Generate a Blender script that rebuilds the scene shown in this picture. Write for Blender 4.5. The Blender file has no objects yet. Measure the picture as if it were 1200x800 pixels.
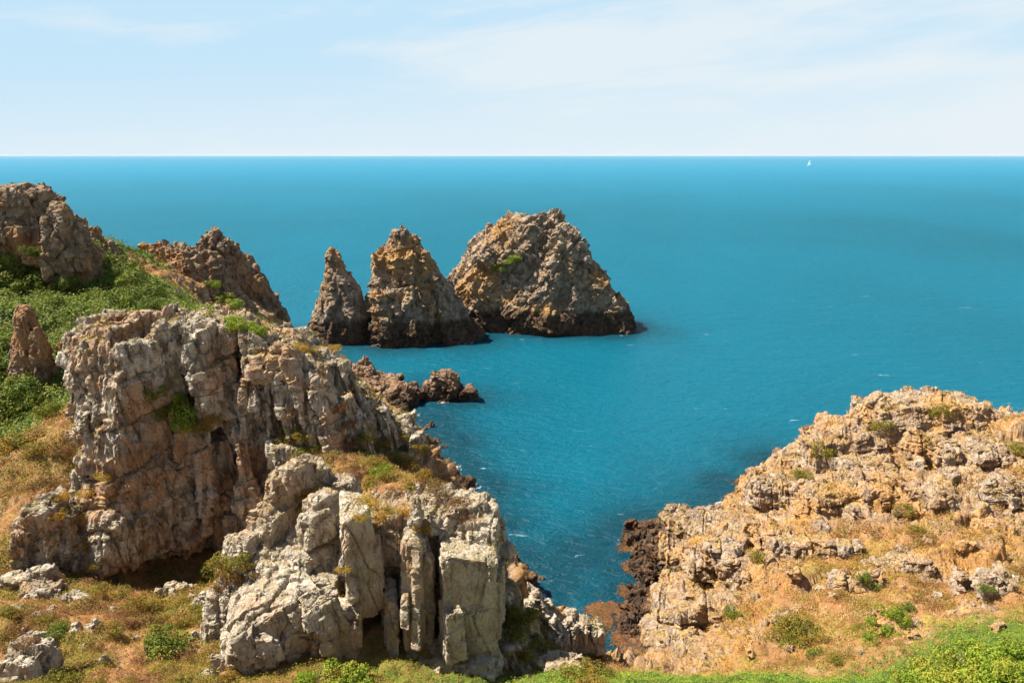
import bpy, bmesh, math, random
import numpy as np
from mathutils import Vector, Matrix

R = math.radians
scene = bpy.context.scene
COL = scene.collection
rnd = random.Random(7)

# ------------------------------------------------------------------ camera
H = 35.0
TILT = R(13.15)
F = 933.0
cam_d = bpy.data.cameras.new('camera')
cam_d.sensor_width = 36.0
cam_d.lens = 36.0 * F / 1200.0
cam_d.clip_start = 0.5
cam_d.clip_end = 200000.0
cam = bpy.data.objects.new('camera', cam_d)
COL.objects.link(cam)
cam.location = (0, 0, H)
cam.rotation_euler = (R(90) - TILT, 0, 0)
scene.camera = cam
CT, ST = math.cos(TILT), math.sin(TILT)

def ray(px, py):
    u = (px - 600) / F
    v = (400 - py) / F
    return u, CT + v * ST, -ST + v * CT

def P(px, py, Y):
    a, b, c = ray(px, py)
    t = Y / b
    return np.array([a * t, Y, H + c * t])

# ------------------------------------------------------------------ numpy noise
def hsh(ix, iy, iz, s):
    with np.errstate(over='ignore'):
        n = (ix.astype(np.int64).astype(np.uint32) * np.uint32(374761393)
             + iy.astype(np.int64).astype(np.uint32) * np.uint32(668265263)
             + iz.astype(np.int64).astype(np.uint32) * np.uint32(3266489917)
             + np.uint32((s * 2246822519 + 97531) & 0xffffffff))
        n = (n ^ (n >> np.uint32(13))) * np.uint32(1274126177)
        n = (n ^ (n >> np.uint32(15))) * np.uint32(2654435761)
        n = n ^ (n >> np.uint32(16))
    return n.astype(np.float32) / np.float32(4294967296.0)

def vnoise(p, s=0):
    i = np.floor(p)
    f = (p - i).astype(np.float32)
    f = f * f * f * (f * (f * 6 - 15) + 10)
    x0, y0, z0 = i[:, 0], i[:, 1], i[:, 2]
    out = 0
    for dx in (0, 1):
        wx = f[:, 0] if dx else 1 - f[:, 0]
        for dy in (0, 1):
            wy = f[:, 1] if dy else 1 - f[:, 1]
            for dz in (0, 1):
                wz = f[:, 2] if dz else 1 - f[:, 2]
                out = out + wx * wy * wz * hsh(x0 + dx, y0 + dy, z0 + dz, s)
    return out * 2 - 1

def fbm(p, octaves=4, s=0, gain=0.5):
    a, t, r = 1.0, 0.0, 0
    q = p.copy()
    for k in range(octaves):
        r = r + a * vnoise(q, s + k * 17)
        t += a
        a *= gain
        q = q * 2.03 + 13.7
    return r / t

def cells(q, s):
    """nearest jittered lattice cell: id triple, offset from its centre, F1, F2"""
    b = np.floor(q - 0.5)
    n = len(q)
    f1 = np.full(n, 9.0, np.float32); f2 = f1.copy()
    cid = np.zeros((n, 3), np.float64)
    off = np.zeros((n, 3), np.float32)
    for dx in (0, 1):
        for dy in (0, 1):
            for dz in (0, 1):
                c = b + (dx, dy, dz)
                j = np.stack([hsh(c[:, 0], c[:, 1], c[:, 2], s + k) for k in (1, 2, 3)], 1)
                d = (q - (c + 0.5 + (j - 0.5) * 0.75)).astype(np.float32)
                L = np.abs(d).max(1) * 0.75 + 0.25 * np.sqrt((d * d).sum(1))
                m = L < f1
                f2 = np.where(m, f1, np.minimum(f2, L))
                f1 = np.where(m, L, f1)
                cid[m] = c[m]
                off[m] = d[m]
    return cid, off, f1, f2

def rot(ax, ay, az):
    return np.array(Matrix.Rotation(R(az), 3, 'Z') @ Matrix.Rotation(R(ay), 3, 'Y') @ Matrix.Rotation(R(ax), 3, 'X'))

STRIKE = rot(8, -9, -14)          # the joints of the rock lean and run the same way everywhere

def fracture(V, N, levels, seed=0, warp=0.5, M=STRIKE, rough=0.06, joints=()):
    """displacement (scalar along N) made of tilted, stepped joint blocks"""
    w = np.stack([vnoise(V * 0.35, seed + 90 + k) for k in range(3)], 1) * warp * 0.5
    Q = (V + w) @ M
    d = np.zeros(len(V), np.float32)
    for k, (sx, sy, sz, amp, crack) in enumerate(levels):
        S = np.array([sx, sy, sz])
        cid, off, f1, f2 = cells(Q / S, seed + k * 31)
        r = [hsh(cid[:, 0], cid[:, 1], cid[:, 2], seed + k * 31 + 7 + j) * 2 - 1 for j in range(4)]
        tilt = off[:, 0] * r[1] + off[:, 1] * r[2] + off[:, 2] * r[3]
        d += amp * (r[0] * 0.8 + tilt * 1.7)
        e = np.clip((f2 - f1) / 0.05, 0, 1)
        d -= crack * (1 - e) ** 1.5
    w2 = np.stack([vnoise(V * 0.18, seed + 190 + k) for k in range(3)], 1) * 0.5
    QJ = (V + w2) @ M
    for k, (ax, sp, amp, crack) in enumerate(joints):
        u = QJ[:, ax] / sp
        zero = np.zeros_like(u)
        u = u + 0.33 * vnoise(np.stack([u * 1.3, zero, zero], 1), seed + 60 + k)
        o1, o2 = [a_ for a_ in (0, 1, 2) if a_ != ax]
        i0 = np.floor(u); fr = np.abs(u - np.round(u)) * sp
        b1 = np.floor(QJ[:, o2] / (sp * 3.1) + hsh(i0, i0, i0, seed + k + 5)); b2 = np.floor(QJ[:, o1] / (sp * 3.7) + 0.5)
        q = hsh(i0, b1, b2, seed + 70 + k)
        on = hsh(np.round(u), b1, b2, seed + 80 + k) > 0.35
        d += amp * (q * 2 - 1) - crack * on * np.clip(1 - fr / 0.11, 0, 1)
    if rough:
        d += rough * fbm(V * 2.2, 3, seed + 300)
    return d

# ------------------------------------------------------------------ object helpers
def tag(o, label=None, cat=None, group=None, kind=None):
    if label: o['label'] = label
    if cat: o['category'] = cat
    if group: o['group'] = group
    if kind: o['kind'] = kind
    return o

def link(name, me, mat=None, parent=None):
    o = bpy.data.objects.new(name, me)
    COL.objects.link(o)
    if mat and not me.materials: me.materials.append(mat)
    if parent: o.parent = parent
    return o

def mesh_np(name, V, Fa):
    """V (n,3), Fa (m,k) -> mesh"""
    me = bpy.data.meshes.new(name)
    V = np.asarray(V, np.float32); Fa = np.asarray(Fa, np.int32)
    m, k = Fa.shape
    me.vertices.add(len(V)); me.vertices.foreach_set('co', V.ravel())
    me.loops.add(m * k); me.loops.foreach_set('vertex_index', Fa.ravel())
    me.polygons.add(m)
    me.polygons.foreach_set('loop_start', np.arange(0, m * k, k, dtype=np.int32))
    me.polygons.foreach_set('loop_total', np.full(m, k, np.int32))
    me.update(calc_edges=True)
    return me

def get_V(me):
    a = np.empty(len(me.vertices) * 3, np.float32); me.vertices.foreach_get('co', a); return a.reshape(-1, 3)
def get_N(me):
    a = np.empty(len(me.vertices) * 3, np.float32); me.vertex_normals.foreach_get('vector', a); return a.reshape(-1, 3)
def set_V(me, V):
    me.vertices.foreach_set('co', V.astype(np.float32).ravel()); me.update()
def shade(me, smooth):
    me.polygons.foreach_set('use_smooth', np.full(len(me.polygons), smooth)); me.update()
def attr(me, name, data, domain='POINT'):
    a = me.attributes.new(name, 'FLOAT', domain)
    a.data.foreach_set('value', np.asarray(data, np.float32))

# convex rough block from a pixel box at distance Y
class Mass:
    def __init__(s, slabs=1.0):
        s.bm = bmesh.new(); s.slabs = slabs; s.bv = []; s.bf = []
    def box(s, c, w, d, h, yaw, shx, shy, taper, r):
        """one joint-bounded slab: tapered box with an uneven chiselled top"""
        n = len(s.bv); cy, sy = math.cos(yaw), math.sin(yaw)
        t2 = taper * r.uniform(.5, 1.0)
        sl = r.uniform(-.35, .35) * w; sl2 = r.uniform(-.1, .5) * d
        for zz, tx, ty in ((-.5, 1, 1), (.5, taper, t2)):
            for ax, ay in ((-1, -1), (1, -1), (1, 1), (-1, 1)):
                x = ax * w / 2 * tx * r.uniform(.9, 1.05); y = ay * d / 2 * ty * r.uniform(.9, 1.05)
                z = zz * h
                if zz > 0: z += ax * sl * .5 + ay * sl2 * .5
                X_ = x * cy - y * sy + shx * z; Y_ = x * sy + y * cy + shy * z
                s.bv.append((c[0] + X_, c[1] + Y_, c[2] + z))
        for f in ((0, 3, 2, 1), (4, 5, 6, 7), (0, 1, 5, 4), (1, 2, 6, 5), (2, 3, 7, 6), (3, 0, 4, 7)):
            s.bf.append([n + i for i in f])
    def hull(s, pts):
        vs = [s.bm.verts.new(p) for p in pts]
        bmesh.ops.convex_hull(s.bm, input=vs)
        loose = [v for v in vs if v.is_valid and not v.link_faces]
        bmesh.ops.delete(s.bm, geom=loose, context='VERTS')
    def blk(s, px, pt, pb, w, Y, d, lean=0, top=0, tw=0.85, seed=None, back=0.0, rz=None):
        r = random.Random(seed if seed is not None else int(px * 7 + pt * 13))
        Ym = Y + d * 0.5
        zt = P(px, pt, Ym)[2]; zb = P(px, pb, Y)[2]
        s.hull_box(px, w, Y, d, zt, zb, lean, top, tw, r, back, rz, (pt + pb) / 2)
    def hull_box(s, px, w, Y, d, zt, zb, lean, top, tw, r, back, rz=None, pm=400):
        k = Y / (F * ray(px, pm)[1])
        cx = P(px, pm, Y)[0]
        ww = w * k; ln = lean * k; tp = top * k * 0.5
        th = R(rz if rz is not None else r.uniform(-12, 12))
        pts = []
        for (zz, sc, lx) in ((zb, 1.0, -ln / 2), (zt, tw, ln / 2)):
            for sx in (-1, 1):
                for sy in (-1, 1):
                    x = sx * ww / 2 * sc; y = sy * d / 2 * (1 if zz == zb else max(0.3, tw))
                    z = zz + (-tp * sx if zz == zt else 0)
                    x += r.uniform(-.08, .08) * ww; y += r.uniform(-.08, .08) * d
                    z += r.uniform(-.06, .06) * (zt - zb) * (1 if zz == zt else 0)
                    for c in range(3):
                        f = 0.16
                        q = [x, y, z]
                        if c == 0: q[0] *= 1 - 2 * f
                        elif c == 1: q[1] *= 1 - 2 * f
                        else: q[2] += (-1 if zz == zt else 1) * f * (zt - zb) * 0.5
                        xr = q[0] * math.cos(th) - q[1] * math.sin(th)
                        yr = q[0] * math.sin(th) + q[1] * math.cos(th)
                        pts.append((cx + xr + lx, Y + d / 2 + yr + (back if zz == zt else 0), q[2]))
        s.hull(pts)
        hh = zt - zb
        n = int(min(60, (ww * hh + d * hh + ww * d) * 0.8 * s.slabs) + 5)
        for i in range(n):
            h = min(hh * r.uniform(.25, .75), r.uniform(1.2, 5.0)); w_ = min(ww * r.uniform(.16, .42), 1.9); d_ = min(d * r.uniform(.25, .6), 2.2)
            w_ = max(w_, .35); d_ = max(d_, .35)
            side = r.random()
            lx_, ly_ = r.uniform(-.5, .5), r.uniform(-.5, .5)
            if side < .45: ly_ = -.5
            elif side < .62: lx_ = -.5
            elif side < .79: lx_ = .5
            zc = zb + h * .5 + r.random() * max(.01, hh - h) if side < .79 else zt - h * .5 + r.uniform(-.3, .22) * min(1, hh * .2)
            q = 1 + (tw - 1) * (zc - zb) / hh
            x = lx_ * ww * q * .96; y = ly_ * d * q * .96
            xr = x * math.cos(th) - y * math.sin(th); yr = x * math.sin(th) + y * math.cos(th)
            zc -= tp * lx_ * 2 * (zc - zb) / hh
            s.box((cx + xr + ln * ((zc - zb) / hh - .5), Y + d / 2 + yr + back * (zc - zb) / hh, zc), w_, d_, h, th + R(r.gauss(0, 7)), ln / hh + r.gauss(0, .04), r.gauss(.05, .05), r.uniform(.6, .98), r)
    def loft(s, sl, Y, dr=0.8, seed=1, n=20, dmin=0.6, shift=0.0, lean=-.05):
        """sl: (py, left px, right px) from the top down; cross-sections are rough ellipses; Y the centre distance"""
        r = random.Random(seed)
        rings = []
        ph = [r.uniform(0.88, 1.12) for _ in range(n)]
        for i, (py, l, rr) in enumerate(sl):
            a = P(l, py, Y); b = P(rr, py, Y)
            w = (b[0] - a[0]) / 2; cx = (a[0] + b[0]) / 2
            dd = max(w * dr, dmin)
            ring = []
            for k in range(n):
                t = 2 * math.pi * k / n
                c, sn = math.cos(t), math.sin(t)
                m = (abs(c) ** 2.6 + abs(sn) ** 2.6) ** (-1 / 2.6)
                q = ph[k] if abs(c) < 0.8 else 1.0
                ring.append(s.bm.verts.new((cx + w * c * m * (q if abs(c) < .7 else 1), Y + dd * sn * m * q + shift * (len(sl) - 1 - i), a[2])))
            rings.append(ring)
        for i in range(len(rings) - 1):
            for k in range(n):
                k2 = (k + 1) % n
                s.bm.faces.new((rings[i][k2], rings[i][k], rings[i + 1][k], rings[i + 1][k2]))
        s.bm.faces.new(rings[0]); s.bm.faces.new(list(reversed(rings[-1])))
        zt_, zb_ = rings[0][0].co.z, rings[-1][0].co.z
        for i in range(int(150 * s.slabs)):
            k = r.randrange(len(rings) - 1); f_ = r.random()
            a_ = rings[k]; b_ = rings[k + 1]; j = r.randrange(n)
            if a_[j].co.y > Y + 3 and r.random() < .6: continue
            p = a_[j].co.lerp(b_[j].co, f_); cen = Vector((sum(v.co.x for v in a_) / n, sum(v.co.y for v in a_) / n, p.z))
            wd = (a_[0].co.x - a_[n // 2].co.x) * (1 - f_) + (b_[0].co.x - b_[n // 2].co.x) * f_
            wd = abs(wd)
            if wd < 2.6: continue
            w_ = max(.5, min(wd * r.uniform(.10, .30), 4.5)); d_ = w_ * r.uniform(.6, 1.3); h = w_ * r.uniform(1.0, 2.3)
            p = p.lerp(cen, min(.5, w_ * .52 / max(wd * .5, .1)))
            p.z = min(p.z, zt_ - h * .45)
            inw = (cen - p); inw.z = 0
            L_ = inw.length or 1
            s.box(p, w_, d_, h, R(-25 + r.gauss(0, 12)), inw.x / L_ * .35 + r.gauss(lean, .06), inw.y / L_ * .35, r.uniform(.55, .95), r)
    def build(s, name, mat, voxel, levels, seed=0, parent=None, smooth=1, nsm=14, flat=False, rough=0.06, warp=0.5, M=STRIKE, fn=None, joints=()):
        bmesh.ops.recalc_face_normals(s.bm, faces=s.bm.faces)
        if s.bv:
            vs = [s.bm.verts.new(p) for p in s.bv]
            for f in s.bf: s.bm.faces.new([vs[i] for i in f])
        me0 = bpy.data.meshes.new('tmp'); s.bm.to_mesh(me0); s.bm.free()
        ob = bpy.data.objects.new('tmp', me0); COL.objects.link(ob)
        m = ob.modifiers.new('r', 'REMESH'); m.mode = 'VOXEL'; m.voxel_size = voxel
        dg = bpy.context.evaluated_depsgraph_get()
        me = bpy.data.meshes.new_from_object(ob.evaluated_get(dg), depsgraph=dg)
        bpy.data.objects.remove(ob); bpy.data.meshes.remove(me0)
        me.name = name
        V = get_V(me)
        E = np.empty(len(me.edges) * 2, np.int32); me.edges.foreach_get('vertices', E); E = E.reshape(-1, 2)
        def lap(V, it):
            for _ in range(it):
                S = np.zeros_like(V); C = np.zeros(len(V), np.float32)
                for c in range(3):
                    S[:, c] = np.bincount(E[:, 0], V[E[:, 1], c], len(V)) + np.bincount(E[:, 1], V[E[:, 0], c], len(V))
                C = np.bincount(E[:, 0], minlength=len(V)) + np.bincount(E[:, 1], minlength=len(V))
                V = 0.5 * V + 0.5 * S / np.maximum(C, 1)[:, None]
            return V
        V = lap(V, smooth); set_V(me, V)
        N = lap(get_N(me), nsm); N /= np.linalg.norm(N, axis=1)[:, None] + 1e-6
        V = V + N * fracture(V, N, levels, seed, warp, M, rough, joints)[:, None]
        if fn: V = fn(V)
        set_V(me, V); shade(me, False)
        me.materials.clear()
        o = link(name, me, mat, parent)
        return o

# ------------------------------------------------------------------ materials
def new_mat(name):
    m = bpy.data.materials.new(name); m.use_nodes = True
    nt = m.node_tree; nt.nodes.clear()
    return m, nt
class G:
    """small node-graph writer"""
    def __init__(s, nt): s.nt = nt
    def n(s, t, ins=None, **kw):
        nd = s.nt.nodes.new(t)
        for k, v in kw.items(): setattr(nd, k, v)
        for k, v in (ins or {}).items():
            if isinstance(v, bpy.types.NodeSocket): s.nt.links.new(v, nd.inputs[k])
            else: nd.inputs[k].default_value = v
        return nd
    def noise(s, vec, scale, detail=4, rough=0.55, dist=0.0):
        return s.n('ShaderNodeTexNoise', {'Vector': vec, 'Scale': scale, 'Detail': detail, 'Roughness': rough, 'Distortion': dist}).outputs['Fac']
    def math(s, op, a, b=0.0, c=0.0):
        return s.n('ShaderNodeMath', {0: a, 1: b, 2: c}, operation=op).outputs[0]
    def ramp(s, v, lo, hi, a=0.0, b=1.0):
        return s.n('ShaderNodeMapRange', {'Value': v, 'From Min': lo, 'From Max': hi, 'To Min': a, 'To Max': b}, interpolation_type='SMOOTHSTEP').outputs[0]
    def mix(s, f, a, b):
        def col(c): return c if isinstance(c, bpy.types.NodeSocket) else (*c, 1.0)
        nd = s.n('ShaderNodeMix', data_type='RGBA')
        for i, v in ((0, f), (6, col(a)), (7, col(b))):
            if isinstance(v, bpy.types.NodeSocket): s.nt.links.new(v, nd.inputs[i])
            else: nd.inputs[i].default_value = v
        return nd.outputs[2]
    def scl(s, vec, x, y, z, rz=0.0):
        return s.n('ShaderNodeMapping', {'Vector': vec, 'Scale': (x, y, z), 'Rotation': (0.17, 0.24, rz)}).outputs[0]

def rock_nodes(g, pos, pale, mid, dark, warm, ochre=0.3, sc=1.0, lich=0.5, fine=1.0, stain=0.0):
    big = g.noise(pos, 0.22 * sc, 5, 0.6)
    med = g.noise(pos, 1.1 * sc, 6, 0.68)
    fin = g.noise(pos, 5.0 * sc, 6, 0.7)
    streak = g.noise(g.scl(pos, 2.0, 2.0, 0.7), 1.0 * sc, 6, 0.7)
    c = g.mix(g.ramp(med, 0.42, 0.58), mid, pale)
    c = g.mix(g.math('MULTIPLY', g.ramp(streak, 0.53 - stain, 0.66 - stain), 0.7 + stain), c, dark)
    c = g.mix(g.math('MULTIPLY', g.ramp(g.math('ADD', g.math('MULTIPLY', big, 0.6), g.math('MULTIPLY', med, 0.4)), 0.47, 0.58), 0.7), c, warm)
    spots = g.noise(pos, 2.6 * sc, 5, 0.7, 0.6)
    c = g.mix(g.math('MULTIPLY', g.ramp(spots, 0.60, 0.66), ochre), c, (0.52, 0.255, 0.03))
    sp2 = g.noise(g.scl(pos, 1, 1, 1, 1.0), 7.0 * sc, 4, 0.7, 0.3)
    c = g.mix(g.math('MULTIPLY', g.ramp(sp2, 0.58, 0.66), lich), c, (0.56, 0.53, 0.45))
    c = g.mix(g.math('MULTIPLY', g.ramp(fin, 0.56, 0.76), 0.65 * fine), c, dark)
    return c, fin, med, streak

def rock_bump(g, pos, strength=0.9, sc=1.0):
    a = g.noise(pos, 2.2 * sc, 8, 0.74)
    b = g.noise(g.scl(pos, 2.4, 1.8, 0.7), 1.3 * sc, 4, 0.6)
    ridge = g.math('ABSOLUTE', g.math('SUBTRACT', b, 0.5))
    crack = g.ramp(ridge, 0.0, 0.02, -0.12, 0.0)
    v = g.n('ShaderNodeTexVoronoi', {'Vector': g.scl(pos, 1.3, 1.0, 0.6), 'Scale': 2.6 * sc, 'Randomness': 0.9}, distance='CHEBYCHEV').outputs['Distance']
    h = g.math('ADD', g.math('MULTIPLY', a, 0.8), crack)
    h = g.math('ADD', h, g.math('MULTIPLY', v, -0.22))
    return h, crack

def finish(g, c, h, rough=0.9, dist=0.35, strength=1.0, spec=0.25):
    bmp = g.n('ShaderNodeBump', {'Height': h, 'Distance': dist, 'Strength': strength}).outputs[0]
    b = g.n('ShaderNodeBsdfPrincipled', {'Base Color': c, 'Roughness': rough, 'Normal': bmp, 'Specular IOR Level': spec})
    g.n('ShaderNodeOutputMaterial', {'Surface': b.outputs[0]})

def rock_mat(name, pale, mid, dark, warm, ochre=0.3, sc=1.0, lich=0.5, tide=None, moss=0.5, mosscol=(0.20, 0.17, 0.04), mosscol2=(0.36, 0.22, 0.07), bump=0.35, fine=1.0, stain=0.0):
    m, nt = new_mat(name); g = G(nt)
    geo = g.n('ShaderNodeNewGeometry'); pos = geo.outputs['Position']
    c, fin, med, streak = rock_nodes(g, pos, pale, mid, dark, warm, ochre, sc, lich, fine, stain)
    nz = g.n('ShaderNodeSeparateXYZ', {0: geo.outputs['Normal']}).outputs[2]
    z = g.n('ShaderNodeSeparateXYZ', {0: pos}).outputs[2]
    if moss:
        mn = g.noise(pos, 0.8, 5, 0.65)
        up = g.math('ADD', g.ramp(nz, 0.55, 0.95, 0, 0.55), g.ramp(mn, 0.4, 0.7, -0.1, 0.6))
        mm = g.math('MULTIPLY', g.ramp(up, 0.62, 0.78), moss)
        mc = g.mix(g.ramp(g.noise(pos, 1.7, 5, 0.6), 0.42, 0.6), mosscol, mosscol2)
        c = g.mix(mm, c, mc)
    h, crack = rock_bump(g, pos, sc=sc)
    if tide is not None:
        zz = g.math('ADD', z, g.math('MULTIPLY', g.noise(pos, 0.5, 5, 0.7), -3.0))
        k = g.ramp(zz, tide - 1.6, tide - 0.4, 1.0, 0.0)
        wet = g.mix(g.ramp(g.noise(pos, 1.2, 5, 0.7), 0.45, 0.6), (0.045, 0.028, 0.018), (0.17, 0.085, 0.036))
        c = g.mix(g.math('MULTIPLY', k, 0.93), c, wet)
    finish(g, c, h, 0.88, bump, 1.0)
    return m

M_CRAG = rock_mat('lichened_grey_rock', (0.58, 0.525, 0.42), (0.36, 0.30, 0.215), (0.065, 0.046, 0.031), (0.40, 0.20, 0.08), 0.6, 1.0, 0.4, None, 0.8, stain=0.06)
M_FRONT = rock_mat('pale_grey_rock', (0.61, 0.545, 0.43), (0.44, 0.37, 0.27), (0.10, 0.074, 0.052), (0.38, 0.24, 0.13), 0.3, 1.3, 0.4, None, 0.5)
M_FAR = rock_mat('brown_weathered_rock', (0.29, 0.215, 0.145), (0.19, 0.12, 0.07), (0.035, 0.024, 0.018), (0.36, 0.16, 0.05), 0.65, 0.8, 0.25, 3.0, 0.6, (0.14, 0.15, 0.03))
M_STACK = rock_mat('dark_stack_rock', (0.40, 0.32, 0.23), (0.23, 0.155, 0.095), (0.035, 0.024, 0.017), (0.46, 0.23, 0.05), 0.95, 0.5, 0.4, 4.0, 0.35, (0.20, 0.17, 0.06), bump=0.9)
M_SKERRY = rock_mat('brown_shore_rock', (0.34, 0.24, 0.16), (0.24, 0.15, 0.09), (0.05, 0.035, 0.028), (0.36, 0.20, 0.10), 0.3, 0.9, 0.2, 1.6, 0.0, bump=0.6)
M_HEAD = rock_mat('ochre_headland_rock', (0.42, 0.335, 0.25), (0.30, 0.205, 0.13), (0.07, 0.042, 0.028), (0.46, 0.23, 0.055), 1.0, 1.0, 0.35, 1.2, 0.8, (0.30, 0.21, 0.05), (0.44, 0.28, 0.085))

def terrain_mat():
    m, nt = new_mat('headland_ground'); g = G(nt)
    geo = g.n('ShaderNodeNewGeometry'); pos = geo.outputs['Position']
    A = lambda n: g.n('ShaderNodeAttribute', attribute_name=n).outputs['Fac']
    rock, fin, med, streak = rock_nodes(g, pos, (0.40, 0.29, 0.18), (0.30, 0.18, 0.10), (0.075, 0.043, 0.026), (0.44, 0.21, 0.045), 1.0, 1.0, 0.3)
    n1 = g.noise(pos, 0.6, 6, 0.62); n2 = g.noise(pos, 2.8, 6, 0.7); n3 = g.noise(pos, 11, 4, 0.7)
    dry = g.mix(g.ramp(n1, 0.38, 0.62), (0.35, 0.205, 0.095), (0.29, 0.135, 0.05))
    dry = g.mix(g.ramp(n2, 0.52, 0.66), dry, (0.20, 0.15, 0.03))
    dry = g.mix(g.ramp(n3, 0.55, 0.75, 0, 0.6), dry, (0.46, 0.33, 0.19))
    dry = g.mix(g.ramp(g.noise(pos, 1.3, 5, 0.7), 0.58, 0.70, 0, 0.7), dry, (0.13, 0.06, 0.035))
    oli = g.math('MULTIPLY', g.ramp(g.noise(pos, 0.35, 4, 0.6), 0.50, 0.62), 0.75)
    dry = g.mix(oli, dry, g.mix(g.ramp(n2, 0.4, 0.6), (0.17, 0.15, 0.03), (0.36, 0.25, 0.06)))
    grn = g.mix(g.ramp(n2, 0.4, 0.6), (0.045, 0.085, 0.012), (0.11, 0.15, 0.02))
    jit = g.math('MULTIPLY', g.math('SUBTRACT', n2, 0.5), 0.9)
    kr = g.ramp(g.math('ADD', A('rock'), jit), 0.42, 0.58)
    kg = g.ramp(g.math('ADD', A('green'), jit), 0.42, 0.58)
    c = g.mix(kg, dry, grn)
    c = g.mix(kr, c, rock)
    z = g.n('ShaderNodeSeparateXYZ', {0: pos}).outputs[2]
    zz = g.math('ADD', z, g.math('MULTIPLY', g.noise(pos, 0.5, 5, 0.7), -3.0))
    wet = g.mix(g.ramp(n2, 0.45, 0.6), (0.045, 0.028, 0.018), (0.17, 0.085, 0.036))
    c = g.mix(g.math('MULTIPLY', g.ramp(zz, 0.6, 2.0, 1.0, 0.0), 0.92), c, wet)
    h, crack = rock_bump(g, pos)
    hg = g.math('MULTIPLY', g.noise(pos, 5, 6, 0.75), 0.5)
    hh = g.n('ShaderNodeMix', {0: kr, 2: hg, 3: h}, data_type='FLOAT').outputs[0]
    finish(g, c, hh, 0.95, 0.35, 1.0, 0.15)
    return m
M_TERR = terrain_mat()

# ------------------------------------------------------------------ terrain (plan-view height field)
ctl = []
def T(px, py, Y, rock=0.0, green=0.0, dz=0.0):
    p = P(px, py, Y); ctl.append((p[0], p[1], p[2] + dz, rock, green))
def W(x, y, z, rock=0.5, green=0.0): ctl.append((x, y, z, rock, green))
# foreground left
for a in [(0,795,28,.1,.2),(120,795,28,.0,.25),(240,798,28.5,0,.3),(400,806,28.6,0,.6),(560,806,29.3,.3,.3),(-80,780,28,.2,.2),
          (225,690,45,.2,.2),(285,668,45,.2,.3),(0,700,39,.3,.15),(100,700,38,.2,.2),(200,708,39.5,.1,.25),(280,690,39,0,.3),(60,745,33,.1,.1),(180,750,33,0,.1),(-80,700,38,.3,.2),
          (0,620,46,.2,.1),(60,560,50,.0,.1),(100,500,54,0,.1),(0,540,53,.0,.3),(150,690,42.5,.1,.2),(60,620,46,.2,.1),
          (200,560,56,.6,0),(200,450,60,.6,0),(300,450,62,.6,0),(300,560,54,.6,0),
          (50,492,61,0,.9),(0,440,66,0,1),(60,430,70,0,1),(0,380,80,0,1),(110,400,77,0,1),(150,360,86,0,1),(40,335,95,0,1),(100,335,100,0,1),
          (0,305,97,0,1),(-80,330,95,0,1),(-80,420,72,0,1),(200,345,100,.1,.9),(270,378,84,.1,.9),(320,392,80,.5,.5),(250,372,76,.1,.8),(340,405,72,.6,.3),
          (200,322,114,.6,.2),(260,335,124,.7,.1),(300,365,130,.8,0),(330,388,138,1,0),(190,330,106,.5,.4),(140,320,106,.3,.6),
          (450,512,55,.5,.4),(550,598,42.5,.5,.4),(400,585,41,.3,.2),(350,545,43,.3,.1),(470,560,46,.2,.3),(430,540,48.5,.3,.4),(520,610,38.5,.2,.1),(330,640,40,.2,.3),
          (400,450,64,.7,.1),(440,480,60,.7,.1),
          (640,772,37,.4,.3),(700,778,38,.6,.3),(606,752,36,.5,.3),(560,720,38,.5,.1),(660,776,37,.5,.3),(620,800,31,.4,.4),
          (650,792,27.5,0,.9),(760,797,27,0,1),(870,801,26.8,0,1),(560,812,27.5,0,.5),(1000,806,26,0,.8)]:
    T(*a)
# right headland
for a in [(770,790,42,.6,0),(800,700,52,.7,0),(805,650,62,.9,0),(795,704,54,.9,0),(870,612,69,.8,0),(900,700,46,.3,.1),(900,620,61,.5,0),(960,560,66,.8,0),
          (900,556,72,.9,0),(1000,505,73,.9,0),(1100,472,71,.9,0),(1200,500,69,.8,0),(1300,520,69,.8,0),(1000,620,54,.4,.1),(1100,690,42,.1,.1),(1100,600,54,.5,0),(1200,600,52,.4,0),
          (1200,690,40,.1,0),(1000,775,33,.1,.2),(900,785,35,.2,.1),(1150,795,28.5,0,1),(1200,762,30,0,1),(1080,798,29.5,.1,.8),(1050,720,38.5,0,.2),(1300,700,38,.3,.2),
          (1010,560,64,.8,0),(1060,510,70,.8,0),(850,650,60,.5,0),(850,740,43,.2,.1),(950,740,39,.1,.1),(820,790,38,.3,0),(1000,660,48,.1,.1)]:
    T(*a)
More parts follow.
